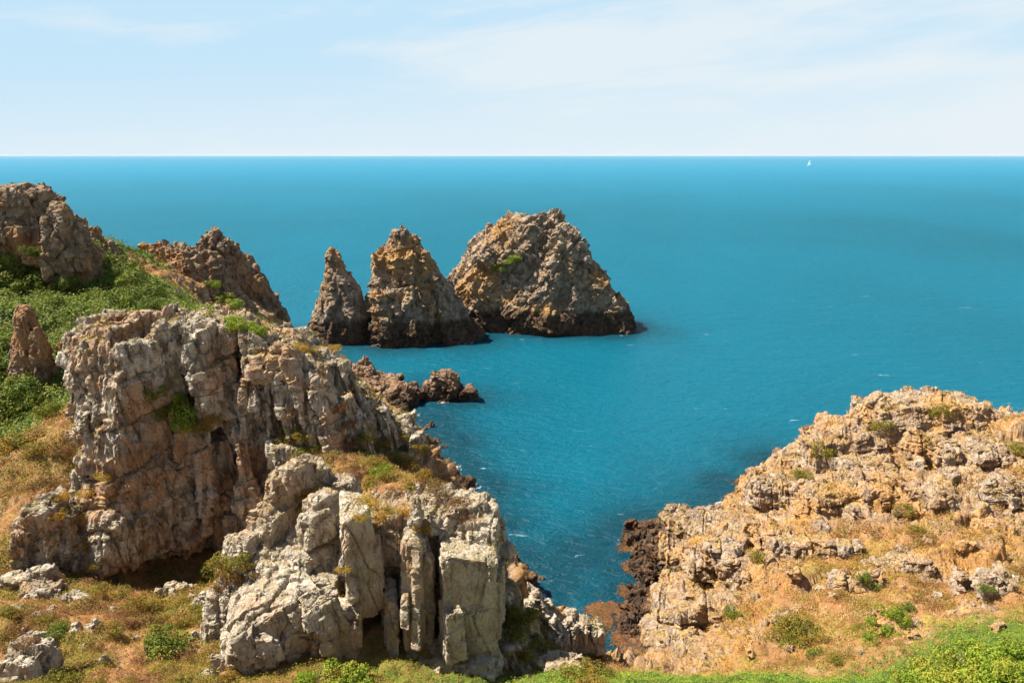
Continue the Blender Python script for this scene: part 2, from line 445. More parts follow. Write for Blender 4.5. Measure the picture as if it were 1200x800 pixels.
for a in [(-4,84,-2.5),(-10,104,-1.5),(2,68,-3),(5,58,-2.5),(10,57,-1.8),(10,53,-1.2),(5,48,1.0),(9.5,47,1.5),(11.5,62,-1.0),(-3,72,-2),(-1,60,2),(-6,76,1),(-14,96,1.0),(-22,103,2),(-28,98,5),
          (-30,128,-3),(-32,143,-5),(-40,158,-5),(-24,120,-2.5),(-18,112,-2),(-34,110,3),(-40,118,6),(-44,132,5),(-42,146,1),(-50,160,-3),
          (-60,100,26),(-75,95,29),(-85,60,27),(-72,128,12),(-60,118,21),(-60,145,3),(-75,160,-3),(-62,168,-5),(-60,40,22),(-42,20,24),(42,20,22),(62,45,17),(62,70,10),
          (14,62,-2),(12,68,-3),(17,80,-3),(10,60,-2),(30,90,-3),(45,92,-3),(60,95,-4),(22,76,-1),(35,80,3),(50,80,4),
          (0,110,-7),(0,160,-9),(60,140,-9),(-25,200,-9),(-80,200,-9),(30,110,-7),
          (0,1,32.6),(-5,4,27.5),(5,4,28),(0,9,25.5),(-10,16,21),(10,16,21),(0,18,20),(-20,22,18.8),(22,22,18.5)]:
    W(a[0], a[1], a[2], 0.9 if a[2] < 8 else 0.2, 0.3 if a[1] < 25 else (1.0 if a[0] < -58 and a[2] > 10 else 0.0))
C = np.array(ctl, np.float64)
def phi(r2): return 0.5 * r2 * np.log(np.maximum(r2, 1e-9))
X0 = C[:, :2] / 50.0
def solve(vals, lam):
    n = len(X0)
    K = phi(((X0[:, None] - X0[None]) ** 2).sum(2)) + lam * np.eye(n)
    Pm = np.c_[np.ones(n), X0]
    A = np.block([[K, Pm], [Pm.T, np.zeros((3, 3))]])
    return np.linalg.solve(A, np.r_[vals, np.zeros(3)])
WZ, WR, WG = solve(C[:, 2], 2e-4), solve(C[:, 3], 2e-2), solve(C[:, 4], 2e-2)
def tps(x, y, Ws):
    q = np.stack([x, y], 1) / 50.0
    out = [np.empty(len(q)) for _ in Ws]
    for i in range(0, len(q), 40000):
        s = q[i:i + 40000]
        K = phi(((s[:, None] - X0[None]) ** 2).sum(2))
        for o, w in zip(out, Ws):
            o[i:i + 40000] = K @ w[:len(X0)] + w[-3] + s @ w[-2:]
    return out

def fan(nx, ny, y0, y1, umax, ypad, ymap=None):
    t = np.linspace(0, 1, ny)
    ys = y0 * (y1 / y0) ** t if ymap is None else np.exp(np.interp(t, ymap[0], np.log(ymap[1])))
    us = np.linspace(-umax, umax, nx)
    X = us[None] * (ys[:, None] + ypad); Yg = np.repeat(ys[:, None], nx, 1)
    i = np.arange(nx * ny).reshape(ny, nx)
    Fq = np.stack([i[:-1, :-1], i[:-1, 1:], i[1:, 1:], i[1:, :-1]], -1).reshape(-1, 4)
    return X.ravel(), Yg.ravel(), Fq

NX, NY = 1000, 1050
YM = ([0, .06, .62, .92, 1], [2.0, 22.0, 75.0, 130.0, 190.0])
X, Y, FQ = fan(NX, NY, 2.0, 190.0, 0.86, 6, YM)
# coarse evaluation of the spline, then bilinear refinement
cx_, cy_, _ = fan(251, 263, 2.0, 190.0, 0.86, 6, YM)
cz = [a.reshape(263, 251) for a in tps(cx_, cy_, (WZ, WR, WG))]
gi, gj = np.meshgrid(np.linspace(0, 262, NY), np.linspace(0, 250, NX), indexing='ij')
def bil(a):
    i0 = np.minimum(gi.astype(int), 261); j0 = np.minimum(gj.astype(int), 249)
    f, h = gi - i0, gj - j0
    return (a[i0, j0] * (1 - f) * (1 - h) + a[i0 + 1, j0] * f * (1 - h) + a[i0, j0 + 1] * (1 - f) * h + a[i0 + 1, j0 + 1] * f * h).ravel()
Z, RK, GR = [bil(a) for a in cz]
RK = np.clip(RK, 0, 1); GR = np.clip(GR, 0, 1)
V = np.stack([X, Y, Z], 1).astype(np.float32)
me = mesh_np('headland_ground', V, FQ)
N = get_N(me)
nearfade = np.clip((Y - 8) / 14, 0, 1)
RK = RK + 0.28 * (X > 6) * (Y > 36)
rk = np.clip((RK + 0.55 * fbm(V * 0.22, 4, 5) - 0.36) * 3.0, 0, 1) * nearfade
lowrock = np.clip((9 - Z) / 5, 0, 1)
rk = np.maximum(rk, lowrock * 0.9)
big = fracture(V, N, [(5.0, 4.0, 4.0, 0.75, 0.30), (1.9, 1.6, 1.9, 0.36, 0.18), (0.8, 0.7, 0.8, 0.15, 0.07), (0.35, 0.3, 0.35, 0.05, 0.03)], 40, 0.6, joints=[(0, 2.2, .18, .2), (2, 1.6, .16, .12)])
soft = 0.55 * fbm(V * 0.35, 4, 8) + 0.34 * fbm(V * 1.3, 4, 9)
lumps = np.abs(fbm(V * 0.55, 4, 60)) * 1.0
d = rk * (big + 0.25) + (1 - rk) * soft * nearfade + GR * (1 - rk) * lumps * np.clip((Y - 45) / 20, 0.12, 1) * 2.4
Ns = N.reshape(NY, NX, 3).copy()
for _ in range(6):
    Ns[1:-1, 1:-1] = (Ns[:-2, 1:-1] + Ns[2:, 1:-1] + Ns[1:-1, :-2] + Ns[1:-1, 2:]) / 4
N = Ns.reshape(-1, 3); N = N / np.linalg.norm(N, axis=1)[:, None]
V2 = V + N * d[:, None]
set_V(me, V2); shade(me, True)
N2 = get_N(me)
slope = np.clip((0.72 - N2[:, 2]) / 0.25, 0, 1)
attr(me, 'rock', np.clip(np.maximum(rk * 0.75, slope * 0.85) - 0.35 * (GR > .6) * (Z > 12), 0, 1))
attr(me, 'green', np.clip(GR + 0.3 * fbm(V * 0.2, 3, 77), 0, 1))
terrain = link('headland_ground', me, M_TERR)
tag(terrain, 'rocky headland slope with dry grass and green bracken falling to the sea', kind='structure')

L_NEAR = [(1.3, 0.9, 2.6, 0.07, 0.06), (0.5, 0.4, 0.8, 0.045, 0.035), (0.25, 0.2, 0.3, 0.02, 0.012)]
L_MID = [(1.8, 1.3, 3.6, 0.10, 0.10), (0.7, 0.6, 1.2, 0.07, 0.05), (0.34, 0.3, 0.4, 0.035, 0.02)]
L_FAR = [(2.6, 2.2, 5.0, 0.38, 0.35), (1.3, 1.1, 1.6, 0.15, 0.1), (0.6, 0.5, 0.7, 0.07, 0.05)]
J_MID = [(0, 1.5, .20, .30), (1, 1.9, .14, .20), (2, 2.6, .14, .16)]
J_NEAR = [(0, 1.0, .10, .16), (1, 1.3, .08, .12), (2, 1.5, .08, .10)]
J_FAR = [(0, 2.2, .35, .4), (2, 3.0, .2, .2)]
J_STK = [(0, 3.4, .55, .5), (2, 3.0, .3, .35)]
J_HEAD = [(0, 1.5, .16, .18), (2, .9, .12, .14)]
L_STK = [(4.5, 3.5, 5.0, 0.35, 0.25), (2.0, 1.6, 2.2, 0.25, 0.15), (0.9, 0.8, 1.0, 0.12, 0.08)]

# ------------------------------------------------------------------ sea stacks
m = Mass()
m.loft([(291,386,390),(297,384,393),(304,383,397),(313,382,403),(322,382,411),(335,377,421),(352,373,426),(370,366,430),(388,361,432),(405,359,433),(425,357,436)], 151, 0.75, 3, dmin=0.9)
m.blk(389,291,345,17,150.0,2.6,tw=.35,seed=4); m.blk(395,306,350,22,150.3,2.6,tw=.5,seed=5)
tag(m.build('sea_stack', M_STACK, 0.22, [(2.6, 2.2, 3.0, .2, .15), (1.2, 1.0, 1.4, .14, .08)], 11, warp=.6, rough=0.12), 'slimmest and leftmost sea stack, a dark pointed spire rising from the water', 'sea stack', 'sea stacks off the point')
m = Mass()
m.loft([(267,467,475),(276,463,480),(284,454,490),(296,441,499),(312,437,511),(330,436,523),(350,434,538),(370,430,550),(388,428,557),(405,428,558),(425,427,561)], 153, 0.6, 5, dmin=1.0)
m.blk(471,261,320,13,151.5,3,tw=.35,seed=8); m.blk(464,272,330,16,151,3,tw=.5,seed=9)
m.loft([(274,484,489),(284,480,492),(300,478,498),(330,474,505)], 153, 0.7, 51)
m.loft([(340,438,458),(360,434,470),(390,431,478),(408,430,482),(422,430,484)], 148, 0.6, 6)
tag(m.build('sea_stack', M_STACK, 0.26, L_STK, 23, warp=1.0, rough=0.2, joints=J_STK), 'middle sea stack, a tall jagged pyramid of brown rock between its two neighbours', 'sea stack', 'sea stacks off the point')
m = Mass()
m.loft([(254,625,648),(259,600,653),(266,582,656),(274,568,660),(286,550,668),(305,540,676),(326,530,686),(345,530,696),(370,542,708),(388,562,716),(405,568,720)], 168, 0.75, 8, lean=.25)
m.loft([(262,652,668),(269,646,677),(281,638,688),(300,620,690),(317,608,702),(338,597,714),(352,590,727),(366,584,742),(382,578,738),(400,574,734)], 164, 0.65, 9, lean=.1)
tag(m.build('sea_stack', M_STACK, 0.28, L_STK, 37, warp=1.0, rough=0.2, joints=J_STK, M=rot(10, 38, -12)), 'largest and rightmost sea stack, a rounded dome with a small green patch near its top', 'sea stack', 'sea stacks off the point')

# skerries
m = Mass()
for a in [(405,430,455,54,114,6),(438,443,470,54,112,6),(466,453,480,40,109,5),(452,468,490,40,105,4),(484,456,466,30,111,3),(425,456,480,54,108,5)]:
    m.blk(*a, tw=0.7)
tag(m.build('skerry', M_SKERRY, 0.16, L_FAR, 51, warp=0.8, rough=0.15), 'low dark brown ledge of shore rock running out from the foot of the ridge', 'rock ledge')
m = Mass()
m.loft([(434,512,524),(440,505,532),(449,500,538),(458,498,542),(464,497,544)], 113, 0.5, 4)
m.blk(545,456,464,18,111,2)
tag(m.build('skerry', M_SKERRY, 0.14, L_FAR, 53, warp=0.8, rough=0.12), 'small brown hump of rock awash at the seaward end of the ledge', 'rock')

# ------------------------------------------------------------------ far left
m = Mass()
m.loft([(220,28,48),(226,0,54),(236,-20,66),(250,-30,74),(270,-40,84),(290,-40,94),(315,-40,104),(340,-40,112)], 101, 0.5, 12)
m.loft([(224,-70,14),(240,-80,18),(300,-90,20),(340,-100,30)], 100, 0.5, 13)
m.blk(14,226,300,30,94.5,3); m.blk(40,224,310,22,94,3.5,tw=.7); m.blk(62,240,330,24,93,4,tw=.7); m.blk(84,266,335,20,94,4,tw=.6); m.blk(-20,236,320,40,94,4)
tag(m.build('rock_crag', M_FAR, 0.17, L_FAR, 61, warp=0.6, rough=0.1, joints=J_FAR), 'tall dark craggy rock tower at the far left above the bracken', 'crag')
m = Mass()
m.loft([(256,82,92),(265,82,102),(278,84,116),(292,88,130),(325,88,140)], 110, 0.5, 14)
m.blk(88,258,320,14,108,3,tw=.6); m.blk(104,268,320,16,108,3,tw=.6); m.blk(122,284,320,16,108,3,tw=.6)
tag(m.build('rock_crag', M_FAR, 0.17, L_FAR, 67, warp=0.6, rough=0.1, joints=J_FAR), 'reddish lower shoulder of rock just right of the dark tower', 'crag')
m = Mass()
m.loft([(276,244,256),(284,236,268),(296,229,280),(312,226,296),(330,228,312),(350,232,326),(368,240,334),(392,250,338)], 134, 0.55, 15)
m.blk(276,286,345,9,130,3,tw=.4); m.blk(262,282,330,12,129,3,tw=.5); m.blk(249,271,330,12,129,3,tw=.35); m.blk(238,280,330,10,129,3,tw=.4)
m.loft([(292,168,222),(302,160,240),(318,158,256),(340,160,280),(365,170,300)], 122, 0.4, 16)
m.loft([(350,270,318),(368,262,334),(392,262,337),(410,262,338)], 142, 0.5, 17)
tag(m.build('rock_crag', M_FAR, 0.19, L_FAR, 71, warp=0.6, rough=0.1, joints=J_FAR), 'jagged brown ridge with a pointed summit falling to the sea behind the main crag', 'crag')
m = Mass()
m.loft([(358,20,34),(368,17,40),(385,18,46),(405,16,54),(430,14,62),(462,14,68)], 66, 0.7, 18, dmin=.5)
m.blk(72,402,440,14,66,1.5); m.blk(27,362,420,12,65,1.2,tw=.6); m.blk(42,385,450,14,64.5,1.5,tw=.6)
tag(m.build('rock_pinnacle', M_FAR, 0.09, L_MID, 73, warp=.5), 'dark upright rock pinnacle standing alone in the green bracken', 'rock pinnacle')

# ------------------------------------------------------------------ main crag
crag = bpy.data.objects.new('rock_crag', None); COL.objects.link(crag); crag.location = P(230, 660, 46).tolist()
tag(crag, 'massive pale grey crag with vertical buttresses and a shaded overhanging face, centre left', 'crag')
def child(m, name, mat, vox, lv, seed, **k):
    k.setdefault('joints', J_MID if mat is M_CRAG else J_NEAR)
    o = m.build(name, mat, vox, lv, seed, **k); o.parent = crag_now
    o.matrix_parent_inverse = Matrix.Translation(crag_now.location).inverted()
    return o
crag_now = crag
m = Mass()
# core
for a in [dict(px=200,pt=374,pb=640,w=180,Y=52.5,d=6), dict(px=285,pt=388,pb=640,w=120,Y=53,d=7,top=16), dict(px=355,pt=412,pb=600,w=80,Y=53,d=6,top=34), dict(px=410,pt=455,pb=600,w=70,Y=53,d=5,top=50), dict(px=150,pt=372,pb=620,w=110,Y=50.5,d=6),
          dict(px=245,pt=480,pb=650,w=190,Y=49.6,d=6,tw=.95)]:
    m.blk(**a)
# left lit wall
for a in [dict(px=112,pt=392,pb=500,w=48,Y=48.5,d=3,lean=8,top=-6), dict(px=140,pt=374,pb=520,w=44,Y=48.5,d=3.5), dict(px=158,pt=400,pb=560,w=36,Y=46.6,d=4), dict(px=106,pt=470,pb=520,w=44,Y=46.8,d=3,top=-8),
          dict(px=125,pt=520,pb=600,w=46,Y=45.8,d=4), dict(px=148,pt=490,pb=600,w=46,Y=45.2,d=5), dict(px=136,pt=590,pb=672,w=54,Y=43.8,d=4.5,tw=.95), dict(px=118,pt=560,pb=655,w=30,Y=45,d=3), dict(px=168,pt=540,pb=640,w=34,Y=44.8,d=5),
          dict(px=158,pt=366,pb=400,w=26,Y=50,d=2), dict(px=130,pt=368,pb=400,w=20,Y=50.5,d=2), dict(px=100,pt=384,pb=430,w=24,Y=50,d=2.5)]:
    m.blk(**a, rz=-38)
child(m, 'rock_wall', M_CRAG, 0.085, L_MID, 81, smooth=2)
m = Mass(0.35)
for a in [dict(px=205,pt=372,pb=455,w=56,Y=49.6,d=4), dict(px=190,pt=380,pb=440,w=24,Y=48.6,d=2), dict(px=236,pt=378,pb=500,w=24,Y=48.3,d=3,lean=-4), dict(px=222,pt=392,pb=440,w=16,Y=47.8,d=2),
          dict(px=262,pt=382,pb=530,w=17,Y=49,d=4,lean=-4),dict(px=284,pt=390,pb=530,w=17,Y=48.2,d=4.5,lean=-6),dict(px=306,pt=393,pb=545,w=17,Y=48.4,d=4.5,lean=-12),dict(px=328,pt=402,pb=560,w=18,Y=47.8,d=5,lean=-18),
          dict(px=312,pt=390,pb=410,w=16,Y=50,d=1.5),dict(px=270,pt=378,pb=400,w=30,Y=51,d=2)]:
    m.blk(**a, rz=12)
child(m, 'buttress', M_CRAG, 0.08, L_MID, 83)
m = Mass(0.4)
for a in [dict(px=205,pt=500,pb=640,w=24,Y=48.4,d=3),dict(px=230,pt=496,pb=622,w=18,Y=47.4,d=3.5,lean=-6),dict(px=256,pt=512,pb=645,w=26,Y=48.3,d=3),dict(px=280,pt=495,pb=612,w=18,Y=47.0,d=4,lean=-8),dict(px=306,pt=505,pb=630,w=24,Y=48.0,d=3,lean=-6),dict(px=218,pt=560,pb=650,w=18,Y=47.3,d=3),dict(px=268,pt=590,pb=660,w=26,Y=47.6,d=3),dict(px=190,pt=600,pb=660,w=50,Y=46.5,d=2.5),
          dict(px=238,pt=498,pb=540,w=14,Y=47.6,d=1.2),dict(px=215,pt=490,pb=560,w=20,Y=47.6,d=2)]:
    m.blk(**a, tw=.95, rz=14)
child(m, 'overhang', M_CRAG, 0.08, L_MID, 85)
m = Mass(0.35)
for a in [dict(px=352,pt=408,pb=575,w=22,Y=47.5,d=5,lean=-36),dict(px=378,pt=424,pb=590,w=26,Y=46.8,d=6,lean=-46,top=8),dict(px=440,pt=462,pb=530,w=26,Y=53,d=3,lean=-24),dict(px=340,pt=398,pb=450,w=30,Y=50,d=3,lean=-14),
          dict(px=405,pt=468,pb=570,w=44,Y=47,d=3,lean=-24,top=-14),dict(px=398,pt=425,pb=500,w=30,Y=51,d=3,lean=-22),dict(px=425,pt=445,pb=510,w=24,Y=54,d=3,lean=-16),dict(px=330,pt=520,pb=600,w=36,Y=46.5,d=3)]:
    m.blk(**a, rz=16)
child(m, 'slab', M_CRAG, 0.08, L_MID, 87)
# column on the skyline right of the main crag
m = Mass()
m.blk(468,488,532,28,55,3,tw=.8); m.blk(452,492,525,14,55,2.5); m.blk(486,508,540,14,54,2)
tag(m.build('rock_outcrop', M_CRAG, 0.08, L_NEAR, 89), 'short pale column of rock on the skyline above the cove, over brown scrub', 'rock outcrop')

# ------------------------------------------------------------------ front crag
front = bpy.data.objects.new('rock_crag', None); COL.objects.link(front); front.location = P(470, 790, 31).tolist()
tag(front, 'sunlit pale crag in the foreground with tall shaded slabs split by dark cracks', 'crag')
crag_now = front
m = Mass()
for a in [dict(px=505,pt=590,pb=810,w=140,Y=34.4,d=4), dict(px=420,pt=605,pb=800,w=120,Y=34.6,d=4), dict(px=350,pt=620,pb=780,w=110,Y=33.5,d=5,top=-20),
          dict(px=290,pt=650,pb=760,w=90,Y=33.5,d=4,top=-30)]:
    m.blk(**a, seed=5)
for a in [dict(px=540,pt=583,pb=640,w=60,Y=33.6,d=2.4),dict(px=565,pt=600,pb=660,w=40,Y=33,d=2),dict(px=500,pt=585,pb=630,w=24,Y=34,d=2),dict(px=484,pt=578,pb=615,w=10,Y=33,d=1.0)]:
    m.blk(**a)
child(m, 'rock_core', M_FRONT, 0.06, L_NEAR, 91)
m = Mass(0.5)
for a in [dict(px=338,pt=540,pb=640,w=30,Y=35.5,d=2.2,lean=14),dict(px=316,pt=590,pb=680,w=40,Y=34.5,d=2.5,lean=14),dict(px=290,pt=622,pb=690,w=50,Y=34,d=2.5,top=-14),dict(px=365,pt=545,pb=600,w=36,Y=37,d=2),
          dict(px=372,pt=580,pb=650,w=26,Y=34,d=2),dict(px=366,pt=600,pb=640,w=22,Y=33.2,d=1.4),dict(px=355,pt=640,pb=700,w=46,Y=32.8,d=2.2),dict(px=330,pt=655,pb=720,w=44,Y=32.6,d=2),dict(px=300,pt=680,pb=730,w=60,Y=32,d=2.2,top=-16),
          dict(px=395,pt=560,pb=600,w=30,Y=37,d=2)]:
    m.blk(**a, rz=-35)
child(m, 'rock_rib', M_FRONT, 0.055, L_NEAR, 93)
def slab(name, blks, seed, lv=None, vox=0.05):
    m = Mass(0.0)
    for a in blks: m.blk(**a)
    return child(m, name, M_FRONT, vox, joints=[(0, 1.9, .03, .08), (2, 2.1, .03, .07)], lv=lv or [(2.6,1.6,5,.07,.10),(.9,.6,1.6,.035,.04),(.35,.3,.5,.02,.012)], seed=seed, warp=.4, rough=.05)
slab('slab', [dict(px=411,pt=588,pb=722,w=40,Y=31.8,d=3.0,tw=.8,lean=-10,rz=16)], 101)
slab('slab', [dict(px=547,pt=636,pb=775,w=66,Y=31.2,d=3.4,tw=.95,rz=3)], 103)
slab('slab', [dict(px=480,pt=626,pb=772,w=30,Y=31.4,d=3.2,tw=.84,rz=6)], 105)
slab('slab', [dict(px=499,pt=645,pb=770,w=14,Y=32.2,d=2.4,tw=.8,rz=6)], 106)
slab('slab', [dict(px=452,pt=690,pb=772,w=20,Y=31.4,d=2.4,tw=.8,rz=10)], 107)
slab('plinth', [dict(px=470,pt=765,pb=815,w=64,Y=30.4,d=2.2,rz=5),dict(px=540,pt=762,pb=815,w=84,Y=30.4,d=2.2,rz=-4)], 109)
slab('slab', [dict(px=404,pt=708,pb=775,w=28,Y=30.6,d=1.6,tw=.7,rz=12)], 111)
slab('slab', [dict(px=375,pt=700,pb=780,w=30,Y=30.2,d=1.8,tw=.7,rz=10)], 113)
# fallen boulder in front of it
m = Mass(0.05)
m.blk(318,696,790,124,29.6,3.2,tw=.72,top=-26,rz=22,seed=3); m.blk(275,740,785,60,30,2,top=-10,rz=14)
tag(m.build('boulder', M_FRONT, 0.05, [(2.6,2,2.2,.16,.12),(.9,.7,.8,.08,.06),(.35,.3,.35,.03,.02)], 115, warp=.4, rough=.05), 'big slanting boulder with a bright top and shaded front below the foreground crag', 'boulder')
# rocks right of the front crag
def rock(name, lab, cat, blks, seed, mat=None, vox=0.055, lv=None, grp=None, **k):
    m = Mass(0.25)
    for a in blks: m.blk(**a)
    o = m.build(name, mat or M_FRONT, vox, lv or [(1.6,1.1,1.8,.16,.14),(.6,.5,.7,.08,.06),(.28,.25,.3,.03,.02)], seed, warp=.4, rough=.05, **k)
    return tag(o, lab, cat, grp)
rock('rock_outcrop', 'steep brown and white rock leaning at the right foot of the tall slabs', 'rock outcrop', [dict(px=612,pt=735,pb=820,w=44,Y=32,d=3,lean=-22,rz=-20),dict(px=598,pt=690,pb=780,w=24,Y=34,d=2,lean=-14)], 121)
rock('rock_spike', 'pale pointed rock rising behind the olive scrub at the cove edge', 'rock', [dict(px=636,pt=692,pb=765,w=32,Y=38,d=1.8,lean=-14,tw=.35),dict(px=648,pt=715,pb=770,w=24,Y=38,d=1.6,lean=-12)], 123)
rock('rock_outcrop', 'low pale outcrop of split blocks at the cove lip, rightmost on the left shore', 'rock outcrop', [dict(px=664,pt=722,pb=772,w=22,Y=38.5,d=1.6,tw=.8),dict(px=682,pt=724,pb=770,w=18,Y=38.8,d=1.6),dict(px=698,pt=734,pb=772,w=20,Y=39,d=1.6)], 125)
rock('boulder', 'half buried pale rock at the bottom edge beside the yellow bush', 'boulder', [dict(px=660,pt=772,pb=806,w=44,Y=30,d=1.8)], 127)
rock('rock_spike', 'thin pale rock fin on the skyline of the front crag below the far cove', 'rock', [dict(px=592,pt=640,pb=668,w=12,Y=36.5,d=1.2)], 129)
# foreground left rocks
rock('boulder', 'rough grey boulder cut by the bottom left corner', 'boulder', [dict(px=12,pt=757,pb=812,w=52,Y=27.6,d=2.2,tw=.9)], 131)
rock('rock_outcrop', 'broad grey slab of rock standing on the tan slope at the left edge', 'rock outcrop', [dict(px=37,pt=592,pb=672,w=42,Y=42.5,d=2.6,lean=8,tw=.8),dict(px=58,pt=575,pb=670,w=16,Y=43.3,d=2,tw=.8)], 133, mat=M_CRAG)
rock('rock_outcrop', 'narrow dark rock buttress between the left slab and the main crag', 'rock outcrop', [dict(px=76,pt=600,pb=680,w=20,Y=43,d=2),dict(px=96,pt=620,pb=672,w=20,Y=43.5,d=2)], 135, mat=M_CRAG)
rock('boulder', 'rounded pinkish boulder sitting on top of the pale pile at left', 'boulder', [dict(px=41,pt=664,pb=690,w=28,Y=40.3,d=1.3)], 137)
rock('boulder', 'white rounded boulder at the left edge of the pale pile', 'boulder', [dict(px=8,pt=676,pb=702,w=30,Y=40,d=1.4)], 139)
rock('boulder', 'low white block in front of the pale pile, spotted with lichen', 'boulder', [dict(px=36,pt=686,pb=716,w=46,Y=38.5,d=1.6,top=6)], 141)
rock('rock_slab', 'flat pale slab lying upslope of the twiggy bushes, farther of two', 'rock slab', [dict(px=88,pt=700,pb=722,w=36,Y=38,d=1.2,top=8)], 143)
rock('rock_slab', 'long flat pale slab half sunk in the dry grass, nearer of two', 'rock slab', [dict(px=118,pt=726,pb=748,w=72,Y=35.5,d=1.3,top=8)], 145)
rock('boulder', 'small pale stone below the overhang in the middle of the grass strip', 'boulder', [dict(px=200,pt=684,pb=702,w=30,Y=41.5,d=1.0)], 147)
rock('boulder', 'low whitish stone at the lower left foot of the front crag', 'boulder', [dict(px=243,pt=695,pb=718,w=32,Y=38.5,d=1.2)], 149)
rock('boulder', 'small whitish stone at the bottom edge below the big slanting boulder', 'boulder', [dict(px=240,pt=788,pb=812,w=18,Y=28,d=.8)], 151)

# ------------------------------------------------------------------ right headland crags
LH = [(1.8,1.4,1.4,.08,.08),(.8,.7,.7,.06,.05),(.36,.3,.35,.03,.02)]
def head(lab, blks, seed, name='rock_crag', cat='crag'):
    m = Mass()
    for a in blks: m.blk(**a)
    return tag(m.build(name, M_HEAD, 0.085, LH, seed, warp=.5, rough=.06, joints=J_HEAD), lab, cat)
head('summit crag of blocky ochre rock crowning the right headland', [dict(px=1100,pt=468,pb=560,w=130,Y=67,d=6),dict(px=1060,pt=482,pb=560,w=80,Y=67,d=5,top=-10),dict(px=1135,pt=470,pb=540,w=60,Y=66,d=5),dict(px=1090,pt=463,pb=500,w=30,Y=69,d=3),dict(px=1180,pt=488,pb=560,w=90,Y=66,d=5,top=10),dict(px=1040,pt=520,pb=570,w=60,Y=66,d=4)], 161)
head('grey faced bluff with ledges at the centre of the right headland, left of the summit', [dict(px=1010,pt=500,pb=590,w=70,Y=66,d=6),dict(px=985,pt=512,pb=590,w=60,Y=66.5,d=5,top=-12),dict(px=1020,pt=535,pb=595,w=60,Y=63.5,d=4),dict(px=1045,pt=495,pb=540,w=50,Y=68,d=4)], 163)
head('stepped brown rocks on the seaward skyline of the right headland', [dict(px=945,pt=532,pb=590,w=50,Y=68,d=5,top=-14),dict(px=908,pt=556,pb=605,w=50,Y=68,d=4,top=-10),dict(px=893,pt=552,pb=580,w=16,Y=69.5,d=2,tw=.7),dict(px=880,pt=584,pb=618,w=46,Y=67.5,d=4),dict(px=960,pt=515,pb=560,w=30,Y=70,d=3)], 165)
head('fissured pale grey outcrop low in the middle of the right headland', [dict(px=985,pt=572,pb=640,w=60,Y=57,d=4),dict(px=1015,pt=590,pb=650,w=60,Y=55,d=3.5),dict(px=1040,pt=560,pb=620,w=50,Y=58,d=4),dict(px=965,pt=590,pb=640,w=40,Y=57.5,d=3),dict(px=1035,pt=610,pb=655,w=34,Y=53.5,d=2.5)], 167, 'rock_outcrop', 'rock outcrop')
head('square shadowed outcrop near the right edge under the summit crag', [dict(px=1165,pt=535,pb=585,w=60,Y=60,d=3.5),dict(px=1190,pt=530,pb=580,w=50,Y=61,d=3)], 169, 'rock_outcrop', 'rock outcrop')
head('low brown shore rocks at the tip of the right headland', [dict(px=815,pt=610,pb=650,w=60,Y=66,d=5),dict(px=840,pt=608,pb=660,w=60,Y=65,d=5),dict(px=815,pt=640,pb=690,w=60,Y=60,d=4),dict(px=860,pt=625,pb=670,w=50,Y=62,d=4)], 171, 'rock_outcrop', 'rock outcrop')
head('dark lower cliff rocks dropping into the seaweed on the cove side', [dict(px=812,pt=678,pb=740,w=50,Y=54,d=4),dict(px=795,pt=700,pb=775,w=46,Y=51,d=4),dict(px=780,pt=735,pb=790,w=40,Y=49,d=3)], 173, 'rock_outcrop', 'rock outcrop')
head('reddish boulder cluster on the lower left flank of the right headland', [dict(px=885,pt=662,pb=690,w=26,Y=52,d=1.8),dict(px=935,pt=655,pb=688,w=36,Y=50.5,d=2),dict(px=858,pt=645,pb=680,w=44,Y=56,d=3)], 175, 'boulder', 'boulder')
bpy.context.view_layer.update()
DG0 = bpy.context.evaluated_depsgraph_get()
def ground_at(px, py):
    a_, b_, c_ = ray(px, py); o_ = Vector((0, 0, H)); d_ = Vector((a_, b_, c_)).normalized()
    for _ in range(6):
        ok, loc, nor, idx, ob, mt = scene.ray_cast(DG0, o_, d_)
        if not ok: return None
        if ob.name == 'headland_ground': return loc.y
        o_ = loc + d_ * .05
    return None
def outcrops(lab, cx, cy, sx, sy, n, hgt, seed, wid=2.4):
    r = random.Random(seed); m = Mass(1.3)
    for k in range(n):
        t = (k + .5) / n - .5
        px = cx + t * sx * 2; py = cy + r.uniform(-1, 1) * sy + t * r.choice((-1, 1)) * 4
        Y = ground_at(px, py)
        if not Y: continue
        k_ = F / Y; h = hgt * r.uniform(.7, 1.25)
        m.blk(px, py - h * k_ * .85, py + 8, wid * k_ * r.uniform(.7, 1.3), Y, wid * r.uniform(.7, 1.2), top=r.uniform(-6, 14), tw=r.uniform(.7, .95), lean=r.uniform(-6, 6), rz=r.uniform(-25, 5), seed=seed * 50 + k)
    return tag(m.build('rock_outcrop', M_HEAD, 0.075, LH, seed, warp=.5, rough=.06, joints=J_HEAD), lab, 'rock outcrop')
outcrops('long ledge of angular blocks directly under the summit crag on the right headland', 1120, 540, 60, 8, 6, 1.6, 301)
outcrops('broken band of angular blocks between the grey bluff and the pale fissured outcrop', 1000, 590, 40, 6, 5, 1.6, 302)
outcrops('angular ledge at the right edge of the picture, below the summit crag', 1175, 580, 34, 10, 4, 1.7, 303)
outcrops('angular tan ledge in the centre right slope under the long summit ledge', 1085, 590, 36, 8, 4, 1.4, 304)
outcrops('angular reddish ledge stepping down the seaward side of the right headland', 925, 585, 36, 10, 5, 1.7, 305)
outcrops('rough ledge of grey blocks halfway down the left flank, above the loose rocks', 890, 640, 36, 8, 5, 1.4, 306)
outcrops('ochre ledge of blocks in the middle of the left flank near the cove', 845, 670, 30, 8, 4, 1.5, 307)
outcrops('low angular ledge above the lower dry slope, left of centre of the headland', 960, 650, 40, 6, 5, 1.0, 308, 1.8)
